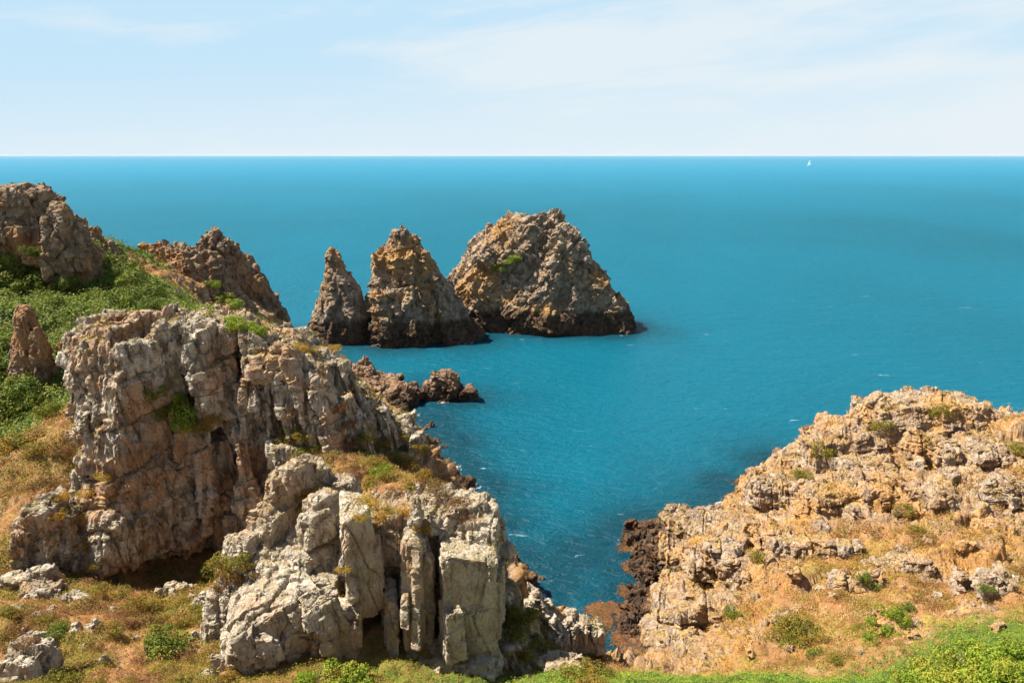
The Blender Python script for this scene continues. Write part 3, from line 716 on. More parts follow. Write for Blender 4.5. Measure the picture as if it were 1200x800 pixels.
outcrops('low tan ledge in the lower left flank above the cove reefs', 825, 730, 28, 8, 4, 1.2, 309, 1.8)
outcrops('small angular ledge at the right edge above the bright green bushes', 1165, 690, 36, 6, 4, .8, 310, 1.4)
outcrops('small yellowish ledge in the low middle of the right headland grass', 1020, 690, 30, 6, 3, .6, 311, 1.2)
def reef(lab, blks, seed):
    m = Mass(1.6)
    for a in blks: m.blk(**a, tw=.6)
    return tag(m.build('reef', M_SKERRY, 0.10, [(1.6,1.3,1.2,.25,.2),(.7,.6,.6,.16,.1),(.32,.3,.3,.06,.04)], seed, warp=.9, rough=.12), lab, 'reef')
reef('dark weedy reef awash beyond the headland tip, farthest of the reefs in the cove', [dict(px=768,pt=624,pb=645,w=64,Y=66.5,d=4),dict(px=755,pt=630,pb=650,w=30,Y=65.5,d=3)], 201)
reef('dark weedy reef awash under the left flank of the headland, middle of the cove reefs', [dict(px=768,pt=655,pb=690,w=40,Y=60.5,d=4),dict(px=782,pt=640,pb=680,w=36,Y=62,d=4)], 202)
reef('dark weedy reef awash deepest in the cove, nearest the green cliff top', [dict(px=765,pt=700,pb=735,w=46,Y=54.5,d=4),dict(px=755,pt=728,pb=765,w=44,Y=51.5,d=3),dict(px=745,pt=712,pb=730,w=20,Y=55,d=2)], 203)
head('leaning tan blocks in the grass at the middle right of the headland', [dict(px=1105,pt=590,pb=630,w=50,Y=54,d=2.5),dict(px=1135,pt=600,pb=640,w=40,Y=53,d=2)], 181, 'rock_outcrop', 'rock outcrop')
head('ochre stepped outcrop at the right edge below the square shadowed one', [dict(px=1180,pt=610,pb=660,w=60,Y=49,d=3),dict(px=1150,pt=630,pb=665,w=40,Y=48.5,d=2)], 183, 'rock_outcrop', 'rock outcrop')
head('small fractured outcrop above the lower dark bushes of the right headland', [dict(px=1075,pt=650,pb=685,w=50,Y=45.5,d=2.2),dict(px=1040,pt=655,pb=685,w=30,Y=46,d=1.6)], 185, 'rock_outcrop', 'rock outcrop')
head('orange stained outcrop halfway down the left flank of the right headland', [dict(px=900,pt=612,pb=655,w=60,Y=57.5,d=3,top=-8),dict(px=930,pt=605,pb=650,w=40,Y=58,d=3)], 187, 'rock_outcrop', 'rock outcrop')
head('low yellowish outcrop near the bottom of the left flank of the right headland', [dict(px=850,pt=700,pb=745,w=50,Y=47.5,d=2.4),dict(px=822,pt=690,pb=735,w=36,Y=50,d=2.4)], 189, 'rock_outcrop', 'rock outcrop')
head('jagged low outcrop between the cove cliff and the lower grass', [dict(px=835,pt=755,pb=795,w=50,Y=41.5,d=2),dict(px=800,pt=745,pb=790,w=44,Y=44,d=2.4)], 191, 'rock_outcrop', 'rock outcrop')
head('pale rounded rock rib at lower right above the bright green bushes', [dict(px=1080,pt=735,pb=775,w=46,Y=34.5,d=2.4),dict(px=1180,pt=722,pb=760,w=70,Y=35.5,d=2.4)], 177, 'rock_outcrop', 'rock outcrop')
# ------------------------------------------------------------------ sea
def sea_mat():
    m, nt = new_mat('sea_water'); g = G(nt)
    pos = g.n('ShaderNodeNewGeometry').outputs['Position']
    A = lambda n: g.n('ShaderNodeAttribute', attribute_name=n).outputs['Fac']
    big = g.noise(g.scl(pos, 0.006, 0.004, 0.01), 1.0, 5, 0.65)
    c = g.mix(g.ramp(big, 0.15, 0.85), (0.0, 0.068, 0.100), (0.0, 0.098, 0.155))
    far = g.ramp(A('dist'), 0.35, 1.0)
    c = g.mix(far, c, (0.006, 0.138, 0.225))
    c = g.mix(g.math('MULTIPLY', A('shallow'), 0.8), c, (0.002, 0.024, 0.036))
    def w(sx, sy, rz, sc, det, dd):
        return g.noise(g.n('ShaderNodeMapping', {'Vector': pos, 'Scale': (sx, sy, 1), 'Rotation': (0, 0, rz)}).outputs[0], sc, det, 0.6, dd)
    h = g.math('ADD', g.math('MULTIPLY', w(0.55, 1.0, 0.5, 1.1, 5, 0.4), 0.55), g.math('MULTIPLY', w(0.8, 1.0, -0.3, 3.4, 3, 0.3), 0.16))
    h = g.math('ADD', h, g.math('MULTIPLY', w(0.4, 1.0, 0.3, 0.22, 3, 0.2), 0.8))
    foam_n = g.noise(pos, 2.2, 6, 0.7, 0.8)
    foam = g.ramp(g.math('ADD', A('foam'), g.math('MULTIPLY', g.math('SUBTRACT', foam_n, 0.5), 1.6)), 0.62, 0.9)
    wc = g.ramp(g.noise(g.n('ShaderNodeMapping', {'Vector': pos, 'Scale': (0.35, 1.2, 1), 'Rotation': (0, 0, 0.4)}).outputs[0], 0.55, 6, 0.62, 0.6), 0.68, 0.75, 0, 0.45)
    fm = g.math('MAXIMUM', foam, wc)
    c = g.mix(fm, c, (0.75, 0.8, 0.8))
    bmp = g.n('ShaderNodeBump', {'Height': h, 'Distance': 0.9, 'Strength': 1.0}).outputs[0]
    fc = g.n('ShaderNodeLayerWeight', {'Blend': 0.5, 'Normal': bmp}).outputs['Facing']
    fac = g.math('MINIMUM', g.math('ADD', 0.012, g.math('MULTIPLY', g.math('POWER', fc, 7.5), 0.20)), 0.14)
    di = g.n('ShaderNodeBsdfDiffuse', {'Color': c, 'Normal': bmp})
    gl = g.n('ShaderNodeBsdfGlossy', {'Color': (1, 1, 1, 1), 'Roughness': 0.28, 'Normal': bmp})
    mx = g.n('ShaderNodeMixShader', {0: fac, 1: di.outputs[0], 2: gl.outputs[0]})
    g.n('ShaderNodeOutputMaterial', {'Surface': mx.outputs[0]})
    return m
SX, SY, SF = fan(640, 900, 6.0, 90000.0, 1.15, 12, ([0, .04, .72, .80, 1], [6.0, 42.0, 195.0, 500.0, 90000.0]))
near = SY < 189
zt = np.full(len(SX), -9.0)
zt[near] = tps(SX[near], SY[near], (WZ,))[0]
STK = [(-37.5, 150, 7, 6), (-20, 150, 11, 7), (5, 165, 18, 14), (-14, 108, 12, 5)]
sv = np.stack([SX, SY, SX * 0], 1)
from mathutils import kdtree
wl = []
for o_ in scene.objects:
    if o_.type == 'MESH':
        v_ = get_V(o_.data); v_ = v_[(np.abs(v_[:, 2]) < 0.3) & (v_[:, 1] < 190)]
        if len(v_): wl.append(v_[::3])
wl = np.concatenate(wl); wl[:, 2] = 0
kd = kdtree.KDTree(len(wl))
for i_, p_ in enumerate(wl.tolist()): kd.insert(p_, i_)
kd.balance()
dsh = np.full(len(SX), 99.0)
for i_ in np.nonzero((SY > 44) & (SY < 192) & (np.abs(SX) < 62))[0].tolist():
    dsh[i_] = kd.find((SX[i_], SY[i_], 0))[2]
nz_ = fbm(sv * 0.15, 3, 3); nf_ = fbm(sv * 0.12, 3, 31)
shallow = np.clip(np.exp(-dsh / 4.5) * 1.5 + nz_ * 0.5 * np.exp(-dsh / 9), 0, 1)
foam = np.exp(-dsh / 0.5) * 0.5 + np.exp(-dsh / 1.6) * 0.40 * np.clip(nf_ * 2.5, 0, 1)
for fx, fy, fr, fa in [(-13.5, 105, 2.6, .62), (-5.4, 113, 2.4, .62), (-19, 121, 3.4, .42), (-2, 151, 3.5, .4)]:
    foam = np.maximum(foam, fa * np.exp(-((SX - fx) ** 2 + (SY - fy) ** 2) / fr ** 2))
seam = mesh_np('sea', sv, SF)
attr(seam, 'shallow', shallow); attr(seam, 'foam', foam)
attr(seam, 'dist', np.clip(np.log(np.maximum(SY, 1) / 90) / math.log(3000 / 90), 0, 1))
shade(seam, True)
tag(link('sea', seam, sea_mat()), 'calm turquoise sea reaching to the horizon', kind='structure')

# ------------------------------------------------------------------ vegetation
def leaf_mat(name, cols, trans=0.25):
    m, nt = new_mat(name); g = G(nt)
    t = g.n('ShaderNodeAttribute', attribute_name='tint').outputs['Fac']
    pos = g.n('ShaderNodeNewGeometry').outputs['Position']
    oi = g.n('ShaderNodeObjectInfo').outputs['Random']
    c = g.mix(g.ramp(t, 0.0, 0.5), cols[0], cols[1])
    c = g.mix(g.ramp(t, 0.5, 1.0), c, cols[2])
    c = g.mix(g.ramp(g.math('ADD', g.noise(pos, 0.9, 4, 0.6), g.math('MULTIPLY', oi, 0.12)), 0.52, 0.66, 0, 0.7), c, cols[3])
    b = g.n('ShaderNodeBsdfPrincipled', {'Base Color': c, 'Roughness': 0.7, 'Specular IOR Level': 0.2})
    tr = g.n('ShaderNodeBsdfTranslucent', {'Color': c})
    mx = g.n('ShaderNodeMixShader', {0: trans, 1: b.outputs[0], 2: tr.outputs[0]})
    g.n('ShaderNodeOutputMaterial', {'Surface': mx.outputs[0]})
    return m
LM = {
 'green': leaf_mat('bracken_leaf', [(0.045,0.08,0.010),(0.10,0.14,0.015),(0.20,0.23,0.025),(0.20,0.19,0.022)]),
 'bright': leaf_mat('bright_leaf', [(0.10,0.17,0.012),(0.19,0.26,0.02),(0.30,0.34,0.035),(0.28,0.24,0.03)]),
 'olive': leaf_mat('gorse_leaf', [(0.06,0.065,0.010),(0.17,0.155,0.018),(0.33,0.27,0.03),(0.32,0.17,0.03)]),
 'brown': leaf_mat('heather_leaf', [(0.06,0.026,0.014),(0.17,0.075,0.028),(0.30,0.145,0.045),(0.15,0.11,0.02)]),
 'ochre': leaf_mat('dry_cushion_leaf', [(0.24,0.13,0.02),(0.44,0.25,0.03),(0.56,0.33,0.05),(0.26,0.22,0.03)]),
}
M_WOOD = leaf_mat('woody_stem', [(0.12,0.085,0.055)] * 4, 0.0)
M_GRASS = leaf_mat('dry_grass_blade', [(0.32,0.14,0.042),(0.43,0.22,0.07),(0.56,0.36,0.16),(0.26,0.17,0.035)], 0.3)

nr = np.random.default_rng(5)
def quads(C_, n_, size, aspect=0.55):
    """small leaf quads centred at C_, facing roughly n_"""
    k = len(C_)
    n_ = n_ + nr.normal(0, 0.55, (k, 3)); n_ /= np.linalg.norm(n_, axis=1)[:, None] + 1e-9
    a = np.cross(n_, nr.normal(0, 1, (k, 3))); a /= np.linalg.norm(a, axis=1)[:, None] + 1e-9
    b = np.cross(n_, a)
    s = np.asarray(size).reshape(-1, 1) * nr.uniform(0.6, 1.3, (k, 1))
    a = a * s; b = b * s * aspect
    Vq = np.stack([C_ - a, C_ + b * 0.9, C_ + a, C_ - b * 0.9], 1).reshape(-1, 3)
    return Vq, np.arange(4 * k).reshape(k, 4)
def bush_mesh(name, n, seed, size=0.035, flat=0.62, lobes=9):
    r = np.random.default_rng(seed)
    Lc = np.stack([r.uniform(-.3, .3, lobes), r.uniform(-.3, .3, lobes), r.uniform(0.02, .32, lobes) * flat * 1.4], 1)
    Lr = r.uniform(.13, .25, lobes)
    li = r.integers(0, lobes, n)
    dv = r.normal(0, 1, (n, 3)); dv /= np.linalg.norm(dv, axis=1)[:, None]
    rr = r.uniform(0.62, 1.06, n) ** 0.6
    Pn = Lc[li] + dv * (Lr[li] * rr)[:, None] * (1, 1, flat + .2)
    Pn += 0.03 * np.stack([vnoise(Pn * 9, k) for k in range(3)], 1)
    ok = Pn[:, 2] > -0.06
    Pn, dv, li = Pn[ok], dv[ok], li[ok]
    Vq, Fq = quads(Pn, dv, np.full(len(Pn), size))
    me = mesh_np(name, Vq, Fq)
    attr(me, 'tint', np.clip(r.uniform(0, 1, len(Pn)) * .6 + r.uniform(0, .4, lobes)[li], 0, 1), 'FACE')
    return me
def stem_mesh(seed):
    r = random.Random(seed); bm = bmesh.new()
    for k in range(9):
        a = r.uniform(0, 6.28); ln = r.uniform(.2, .38); dx, dy = math.cos(a) * ln * .8, math.sin(a) * ln * .8
        p0 = Vector((0, 0, -.08)); p1 = Vector((dx * .5, dy * .5, ln * .35)); p2 = Vector((dx, dy, ln * .75))
        prev = None
        for p, rad in ((p0, .018), (p1, .012), (p2, .004)):
            ring = [bm.verts.new(p + Vector((math.cos(t) * rad, math.sin(t) * rad, 0))) for t in (0, 1.57, 3.14, 4.71)]
            if prev:
                for i in range(4): bm.faces.new((prev[i], prev[(i + 1) % 4], ring[(i + 1) % 4], ring[i]))
            prev = ring
    me = bpy.data.meshes.new('stems'); bm.to_mesh(me); bm.free(); return me
PROTO = {}
for i, (kd, n, sz, fl) in enumerate([('green', 2600, .026, .7), ('bright', 2600, .026, .6), ('olive', 2600, .022, .6), ('brown', 2200, .02, .5), ('ochre', 2200, .02, .5)]):
    PROTO[kd] = []
    for v in range(3):
        me = bush_mesh('foliage', n, 100 + i * 10 + v, sz, fl); me.materials.append(LM[kd]); PROTO[kd].append(me)
STEMS = [stem_mesh(k) for k in range(3)]
for s_ in STEMS: s_.materials.append(M_WOOD)

bpy.context.view_layer.update()
DG = bpy.context.evaluated_depsgraph_get()
def hit(px, py):
    a, b, c = ray(px, py)
    d_ = Vector((a, b, c)).normalized()
    ok, loc, nor, idx, ob, mt = scene.ray_cast(DG, Vector((0, 0, H)), d_, distance=260)
    return (loc, nor, ob) if ok else (None, None, None)

ORD = ['leftmost'] + [w + ' from left' for w in 'second third fourth fifth sixth seventh eighth ninth tenth eleventh twelfth thirteenth fourteenth fifteenth sixteenth seventeenth eighteenth'.split()]
pending = []
def bushes(kind, desc, where, group, pts, name='bush', cat='bush'):
    """pts: (px, py of the base, width px)"""
    pts = sorted(pts)
    for i, (px, py, w) in enumerate(pts):
        loc, nor, ob = hit(px, py)
        if loc is None or ob.name == 'sea': continue
        pending.append((kind, desc, where, group, name, cat, len(pts), i, loc.copy(), w, px))
def plant_all():
    for (kind, desc, where, group, name, cat, n, i, loc, w, px) in pending:
        r = random.Random(int(px * 31 + w)); v = r.randrange(3)
        s = w * loc.y / (F * CT) * 1.55
        lab = f'{desc} {where}' if n == 1 else f'{desc} {where}, {ORD[i]}'
        if w >= 30:
            o = bpy.data.objects.new(name, None); COL.objects.link(o)
            link('foliage', PROTO[kind][v], None, o); link('stems', STEMS[v], None, o)
        else:
            o = link(name, PROTO[kind][v])
        o.location = loc - Vector((0, 0, 0.05 * s)); o.rotation_euler = (0, 0, r.uniform(0, 6.28)); o.scale = (s, s, s * r.uniform(.8, 1.15))
        if name == 'grass_patch': o.scale = (s * 1.15, s, s * .75)
        tag(o, lab, cat, group if n > 1 else None)
        if len(lab.split()) > 16: print('LONG', lab)
bushes('bright', 'yellow green gorse bush', 'in the dark cleft of the main crag', 'bushes in the crag cleft', [(216,478,34),(228,492,40),(204,470,20)])
bushes('olive', 'small rusty olive bush', 'below the bright gorse in the crag cleft', 'rusty bushes in the crag cleft', [(238,500,26),(250,494,20)])
bushes('green', 'dark green ivy clump', 'in the shaded corner of the crag cleft', 'ivy in the crag cleft', [(184,466,24),(188,486,22)])
bushes('olive', 'olive gorse clump', 'between leaning slabs of the main crag', 'gorse between the leaning slabs', [(342,505,20),(356,512,22),(335,518,18),(352,532,26),(370,526,16)])
bushes('olive', 'olive gorse clump', 'on the scrubby slope above the cove', 'gorse above the cove', [(430,515,22),(446,520,26),(420,535,26),(440,545,28),(462,540,26),(478,548,24),(455,562,22),(498,560,20),(432,568,28),(482,570,20),(490,528,18),(470,512,16)])
bushes('bright', 'fresh green gorse bush', 'on the scrubby slope above the cove', 'fresh green gorse above the cove', [(438,560,20),(452,553,16)])
bushes('brown', 'brown heather patch', 'on the scrubby slope above the cove', 'heather above the cove', [(410,520,22),(500,572,26),(518,580,28),(534,592,24),(520,566,18),(548,606,20),(416,556,24),(465,580,20),(396,480,18),(404,500,20)])
bushes('ochre', 'rusty orange cushion plant', 'at the seaward edge above the cove', 'orange cushions above the cove', [(488,524,12),(496,530,14),(392,410,14),(350,408,16),(362,412,14)])
bushes('olive', 'green and ochre mat', 'on the sunlit rib of the foreground crag', 'mats on the sunlit rib', [(354,585,26),(348,595,18),(360,576,18)])
bushes('ochre', 'tawny dry tuft', 'on the top of the foreground crag', 'tawny tufts on the foreground crag', [(430,590,26),(450,602,24),(424,606,18),(470,600,18),(494,622,20),(440,616,16),(402,668,16),(398,690,18)])
bushes('olive', 'low gorse mound', 'on the bank between overhang and sunlit rib', 'gorse on the bank by the rib', [(262,662,34),(280,656,30),(250,676,30),(292,664,24),(238,684,26),(270,672,24)])
bushes('brown', 'russet heather mound', 'on the bank between overhang and sunlit rib', 'heather on the bank by the rib', [(276,678,26),(300,674,20),(258,688,22)])
bushes('olive', 'olive heath mound', 'in the grass strip under the overhang', 'heath under the overhang', [(130,740,26),(212,735,28),(236,728,26),(120,694,24),(140,700,28),(162,710,26),(180,716,28),(148,716,22),(196,720,26),(216,708,22),(106,706,18),(232,716,20)])
bushes('green', 'twiggy dark green bush', 'on the dry foreground slope', 'dark bushes on the foreground slope', [(68,748,26),(205,764,50),(190,750,30),(72,738,20)])
bushes('olive', 'low olive gorse', 'at the left edge of the foreground slope', 'olive gorse at the left edge', [(8,722,26),(40,734,22),(26,522,44),(10,530,40),(44,530,30),(56,728,20)])
bushes('brown', 'dead brown heather clump', 'on the dry foreground slope', 'dead heather on the foreground slope', [(24,742,28),(36,752,22),(155,728,28),(182,730,24),(200,774,30),(170,776,22),(80,770,22),(230,770,22),(110,762,20)])
bushes('olive', 'yellow olive gorse cushion', 'along the bottom left edge', 'gorse along the bottom left edge', [(60,800,30),(86,803,28),(110,806,26),(210,802,30),(236,806,26),(150,806,24),(268,796,22)])
bushes('bright', 'bright yellow green gorse bush', 'at the foot of the shaded slabs', 'gorse at the foot of the slabs', [(372,798,40),(396,798,44),(422,802,36),(352,806,28)])
bushes('brown', 'dark brown scrub', 'on the shaded left ledge of the main crag', 'scrub on the left ledges', [(46,570,26),(88,526,24),(70,532,18)])
bushes('ochre', 'ochre tussock', 'on the ledges left of the main crag', 'tussocks left of the main crag', [(64,606,20),(92,610,16),(100,580,18),(92,640,22),(70,585,18),(120,560,16),(112,664,18)])
bushes('olive', 'olive brown scrub bush', 'on the steep bank right of the tall slabs', 'scrub right of the tall slabs', [(600,716,30),(618,728,34),(604,744,32),(628,750,30),(640,762,26),(612,766,30),(596,730,22),(634,738,20)])
bushes('olive', 'golden gorse bush', 'at the bottom edge below the cove', 'golden gorse below the cove', [(668,796,36),(692,790,36),(712,792,30),(680,806,34),(702,806,34)])
bushes('bright', 'bright green bush', 'in the bottom right corner', 'bright bushes in the bottom right corner', [(1090,796,50),(1130,782,50),(1166,784,52),(1196,778,44),(1110,806,50),(1150,806,60),(1188,808,56),(1064,808,36),(1140,768,30)])
bushes('green', 'small dark green bush', 'on the right headland', 'dark bushes on the right headland', [(958,770,22),(1010,682,18),(1026,690,16),(1062,716,18),(856,722,20),(1156,690,16)])
bushes('olive', 'olive brown scrub patch', 'on the right headland', 'scrub on the right headland', [(930,738,40),(950,752,34),(915,752,30),(940,560,22),(965,530,24),(1034,500,26),(1104,484,26),(1190,528,22),(1060,600,20),(1072,622,18),(888,655,24),(1006,735,18),(980,776,22)])
bushes('bright', 'pale green sprawling plant', 'in the flowered patch at right', 'sprawling plants at right', [(1040,716,24),(1054,728,22),(1030,736,24),(1020,752,20),(1046,742,18)])
bushes('green', 'dense green scrub bush', 'under the far dark rock tower', 'scrub under the dark tower', [(20,322,44),(52,332,34),(78,336,26),(4,318,40),(40,300,20),(36,345,40),(96,340,22)])
bushes('green', 'rounded dark green thicket', 'above the bracken slope', 'thickets on the bracken slope', [(140,322,40),(152,340,38),(128,340,38),(168,352,34),(148,358,36),(182,364,26)])
bushes('green', 'green scrub bush', 'on the lower left of the bracken slope', 'scrub low on the bracken slope', [(14,470,50),(30,488,44),(46,478,34),(6,410,36),(4,436,36),(24,456,30),(60,488,24)])
bushes('bright', 'yellow green grass clump', 'on the far jagged ridge', 'grass clumps on the far ridge', [(262,352,18),(274,358,16),(250,336,14),(272,384,26),(290,388,24),(306,392,20)])
bushes('bright', 'small green grass patch', 'high on the largest sea stack', 'plants on the largest stack', [(588,314,14),(595,309,15),(603,304,14)], 'grass_patch', 'grass')

RP = []
for k in range(5):
    m = Mass(0); r = random.Random(900 + k)
    m.hull([(r.uniform(-.42, .42), r.uniform(-.32, .32), r.uniform(-.15, .32)) for _ in range(11)])
    for q in range(3): m.box((r.uniform(-.2, .2), r.uniform(-.15, .15), .08), r.uniform(.25, .5), r.uniform(.2, .4), r.uniform(.25, .5), r.uniform(-.5, .5), .1, .1, .7, r)
    ob_ = m.build('rock', M_HEAD, 0.03, [(.5, .4, .5, .02, .02), (.2, .2, .2, .012, .01)], 700 + k, warp=.1, rough=.012, nsm=4)
    RP.append(ob_.data); bpy.data.objects.remove(ob_)
RPW = []
for me_ in RP:
    c_ = me_.copy(); c_.materials.clear(); c_.materials.append(M_FRONT); RPW.append(c_)
def rocks(desc, where, group, pts):
    pts = sorted(pts)
    for i, (px, py, w) in enumerate(pts):
        loc, nor, ob = hit(px, py)
        if loc is None or ob.name == 'sea': continue
        r = random.Random(px * 3 + py)
        s_ = w * loc.y / (F * CT) * 1.35
        o = link('rock', (RPW if ('whitish' in desc or 'pale' in desc) else RP)[r.randrange(5)]); o.location = loc; o.scale = (s_, s_, s_ * r.uniform(.7, 1.1)); o.rotation_euler = (r.uniform(-.3, .3), r.uniform(-.3, .3), r.uniform(0, 6.3))
        tag(o, f'{desc} {where}, {ORD[i]}', 'rock', group)
rocks('loose brown rock', 'on the left flank of the right headland', 'loose rocks on the left flank', [(862,690,16),(876,676,20),(884,700,14),(846,666,18),(830,690,16),(902,655,18),(820,715,20),(838,735,14),(812,740,16),(868,640,18),(850,620,20),(910,690,12),(800,765,18),(826,770,14),(930,672,26)])
rocks('angular rock', 'on the upper slope of the right headland', 'pale rocks on the upper slope', [(985,545,20),(1005,560,24),(1040,540,20),(1075,545,26),(1120,560,22),(1098,590,20),(1150,600,26),(1180,620,22),(1060,610,24),(1085,635,18),(1130,640,22),(1010,600,26),(965,620,22),(940,600,20),(1160,565,20)])
rocks('small ochre stone', 'on the lower slope of the right headland', 'ochre stones on the lower slope', [(900,730,14),(925,760,12),(975,700,14),(1000,720,12),(1060,690,16),(1100,700,14),(1120,720,20),(1150,700,18),(1185,690,20),(1170,735,22),(1070,745,22),(1010,765,14),(960,690,14),(880,765,16),(1130,675,16),(1090,668,16)])
rocks('small whitish stone', 'on the dry foreground grass', 'whitish stones in the foreground grass', [(60,715,14),(110,735,22),(132,716,16),(75,700,14),(20,716,20),(120,775,18),(175,765,16),(230,745,18),(90,740,22),(160,748,12),(225,700,14),(140,785,10),(100,758,12),(185,692,12),(250,730,12),(44,720,14),(212,728,10)])
rocks('pale blocky rock', 'on the far brown ridge', 'pale rocks on the far ridge', [(205,345,14),(225,362,12),(240,350,14),(210,330,12),(228,378,16),(262,368,12)])

# ---- scattered ground plants, nobody could count them
TV = get_V(terrain.data); TN = get_N(terrain.data)
tr = np.empty(len(TV), np.float32); terrain.data.attributes['rock'].data.foreach_get('value', tr)
tg = np.empty(len(TV), np.float32); terrain.data.attributes['green'].data.foreach_get('value', tg)
dx_ = TV[:, 0] / np.maximum(TV[:, 1], 1)
vis = (np.abs(dx_) < 0.76) & (TV[:, 1] > 22) & (TV[:, 1] < 130) & (TV[:, 2] > 2.0)
pv = (H - TV[:, 2]) / np.maximum(TV[:, 1], 1)
vis &= pv < 0.82
def pick(wt, n):
    wt = np.where(vis, np.clip(wt, 0, None), 0); wt = wt / wt.sum()
    idx = nr.choice(len(TV), n, p=wt)
    return idx
def scatter(name, idx, mat, size, up, lean, lab, cat, aspect=0.55, tint=None, hgt=0.0, per=6, spread=0.18):
    idx = np.repeat(idx, per)
    k = len(idx)
    sc = np.clip(TV[idx, 1] / 45, 0.6, 1.8)
    c = TV[idx] + nr.normal(0, spread, (k, 3)) * (1, 1, 0.25) * sc[:, None] + np.array([0, 0, 1.0]) * (hgt * sc * nr.uniform(0, 1, k))[:, None]
    Vq, Fq = quads(c, TN[idx] * up + (0, 0, lean), size * sc, aspect)
    me = mesh_np(name, Vq, Fq)
    t = np.repeat(nr.uniform(0, 1, k // per), per) * 0.6 + nr.uniform(0, .4, k)
    attr(me, 'tint', np.clip(t, 0, 1), 'FACE')
    return tag(link(name, me, mat), lab, cat, kind='stuff')
def blades(name, idx, mat, h, w, lab, cat, per=5):
    idx = np.repeat(idx, per); k = len(idx)
    sc = np.clip(TV[idx, 1] / 45, 0.6, 1.7)
    base = TV[idx] + nr.normal(0, .10, (k, 3)) * (1, 1, 0) * sc[:, None] - (0, 0, .02)
    a = nr.uniform(0, 6.28, k); dirn = np.stack([np.cos(a), np.sin(a), np.zeros(k)], 1)
    side = np.stack([-np.sin(a), np.cos(a), np.zeros(k)], 1) * (w * sc)[:, None]
    hh = (h * sc * nr.uniform(.4, 1.2, k))[:, None]
    tip = base + dirn * hh * nr.uniform(.2, 1.1, (k, 1)) + hh * (0, 0, 1)
    Vq = np.stack([base - side, base + side, tip], 1).reshape(-1, 3)
    me = mesh_np(name, Vq, np.arange(3 * k).reshape(k, 3))
    attr(me, 'tint', np.clip(np.repeat(nr.uniform(0, 1, k // per), per) * .6 + nr.uniform(0, .4, k), 0, 1), 'FACE')
    return tag(link(name, me, mat), lab, cat, kind='stuff')
pn = fbm(TV * 0.28, 3, 401); pn2 = fbm(TV * 0.9, 3, 402); pn3 = fbm(TV * 0.5, 3, 403)
notg = np.clip(1 - tg * 1.5, 0, 1); notr = np.clip(1.05 - tr * 1.15, 0.04, 1)
blades('dry_grass', pick(notg * notr * (0.3 + np.clip(pn2 + .4, 0, 1)), 45000), M_GRASS, 0.22, 0.018, 'tan and orange dry grass covering the open slopes', 'grass')
scatter('heath_cover', pick(notg * notr * np.clip((pn3 + .3 * pn2 + 0.02) * 8, 0.01, 1) * (TV[:, 1] < 75) * (1 + 1.5 * (TV[:, 0] < 0)), 42000), LM['olive'], 0.05, 0.6, 0.6, 'low olive and yellow heath mats scattered over the dry slopes', 'ground cover', hgt=.28)
scatter('heather_cover', pick(notg * notr * np.clip((pn - 0.0) * 5, 0.02, 1) * np.clip((pn2 + .1) * 5, 0, 1), 26000), LM['brown'], 0.05, 0.5, 0.6, 'brown dead heather scattered over the dry slopes', 'ground cover', hgt=.22)
scatter('yellow_cushions', pick(notg * np.clip((pn2 - 0.02) * 6, 0, 1) * (TV[:, 0] > 8), 17000), LM['ochre'], 0.045, 0.8, 0.4, 'ochre yellow lichen and cushion plants dotted over the right headland', 'ground cover', hgt=.05, spread=.10)
scatter('bracken', pick(np.clip(tg * 2 - .7, 0, 1) * np.clip(1.2 - tr, 0, 1) * (TV[:, 1] > 50) * (1 + pn2), 32000), LM['green'], 0.085, 0.7, 0.5, 'green bracken covering the slope behind the main crag', 'bracken', hgt=.30, spread=.25)
scatter('green_herbs', pick(np.clip(tg * 2 - .5, 0, 1) * (TV[:, 1] < 50), 16000), LM['bright'], 0.05, 0.6, 0.6, 'bright green herbs along the bottom edge and cliff top', 'ground cover', hgt=.12, spread=.14)
CV, CN = [], []
for o_ in list(scene.objects):
    if o_.type == 'MESH' and o_.name.split('.')[0] in ('rock_wall', 'buttress', 'overhang', 'slab', 'rock_core', 'rock_rib', 'rock_outcrop', 'rock_crag', 'skerry_'):
        v_ = get_V(o_.data); n_ = get_N(o_.data)
        if v_[:, 1].mean() < 140:
            CV.append(v_); CN.append(n_)
CV = np.concatenate(CV); CN = np.concatenate(CN)
w0 = np.clip((CN[:, 2] - 0.25) * 2, 0, 1) * (CV[:, 1] < 125)
cn1 = fbm(CV * 0.45, 3, 501); cn2 = fbm(CV * 0.6, 3, 502)
head_ = CV[:, 0] > 8
def cpick(wt, n):
    wt = np.clip(wt, 0, None); return nr.choice(len(CV), n, p=wt / wt.sum())
SV_, SN_ = TV, TN
TV, TN = CV, CN
scatter('ledge_plants', cpick(w0 * np.clip((cn1 - .12) * 6, 0, 1) * ~head_, 5000), LM['olive'], 0.05, .6, .6, 'olive plants rooted in the cracks and ledges of the crags', 'ground cover', hgt=.12, spread=.12)
scatter('ledge_heather', cpick(w0 * np.clip((cn2 - .10) * 6, 0, 1), 6000), LM['brown'], 0.045, .6, .5, 'brown heather filling the cracks and ledges of the crags', 'ground cover', hgt=.10, spread=.12)
scatter('ledge_grass', cpick(w0 * np.clip((-cn1 - .12) * 6, 0, 1), 5000), LM['ochre'], 0.045, .6, .5, 'ochre grass and lichen cushions on the crag ledges', 'ground cover', hgt=.08, spread=.10)
TV, TN = SV_, SN_
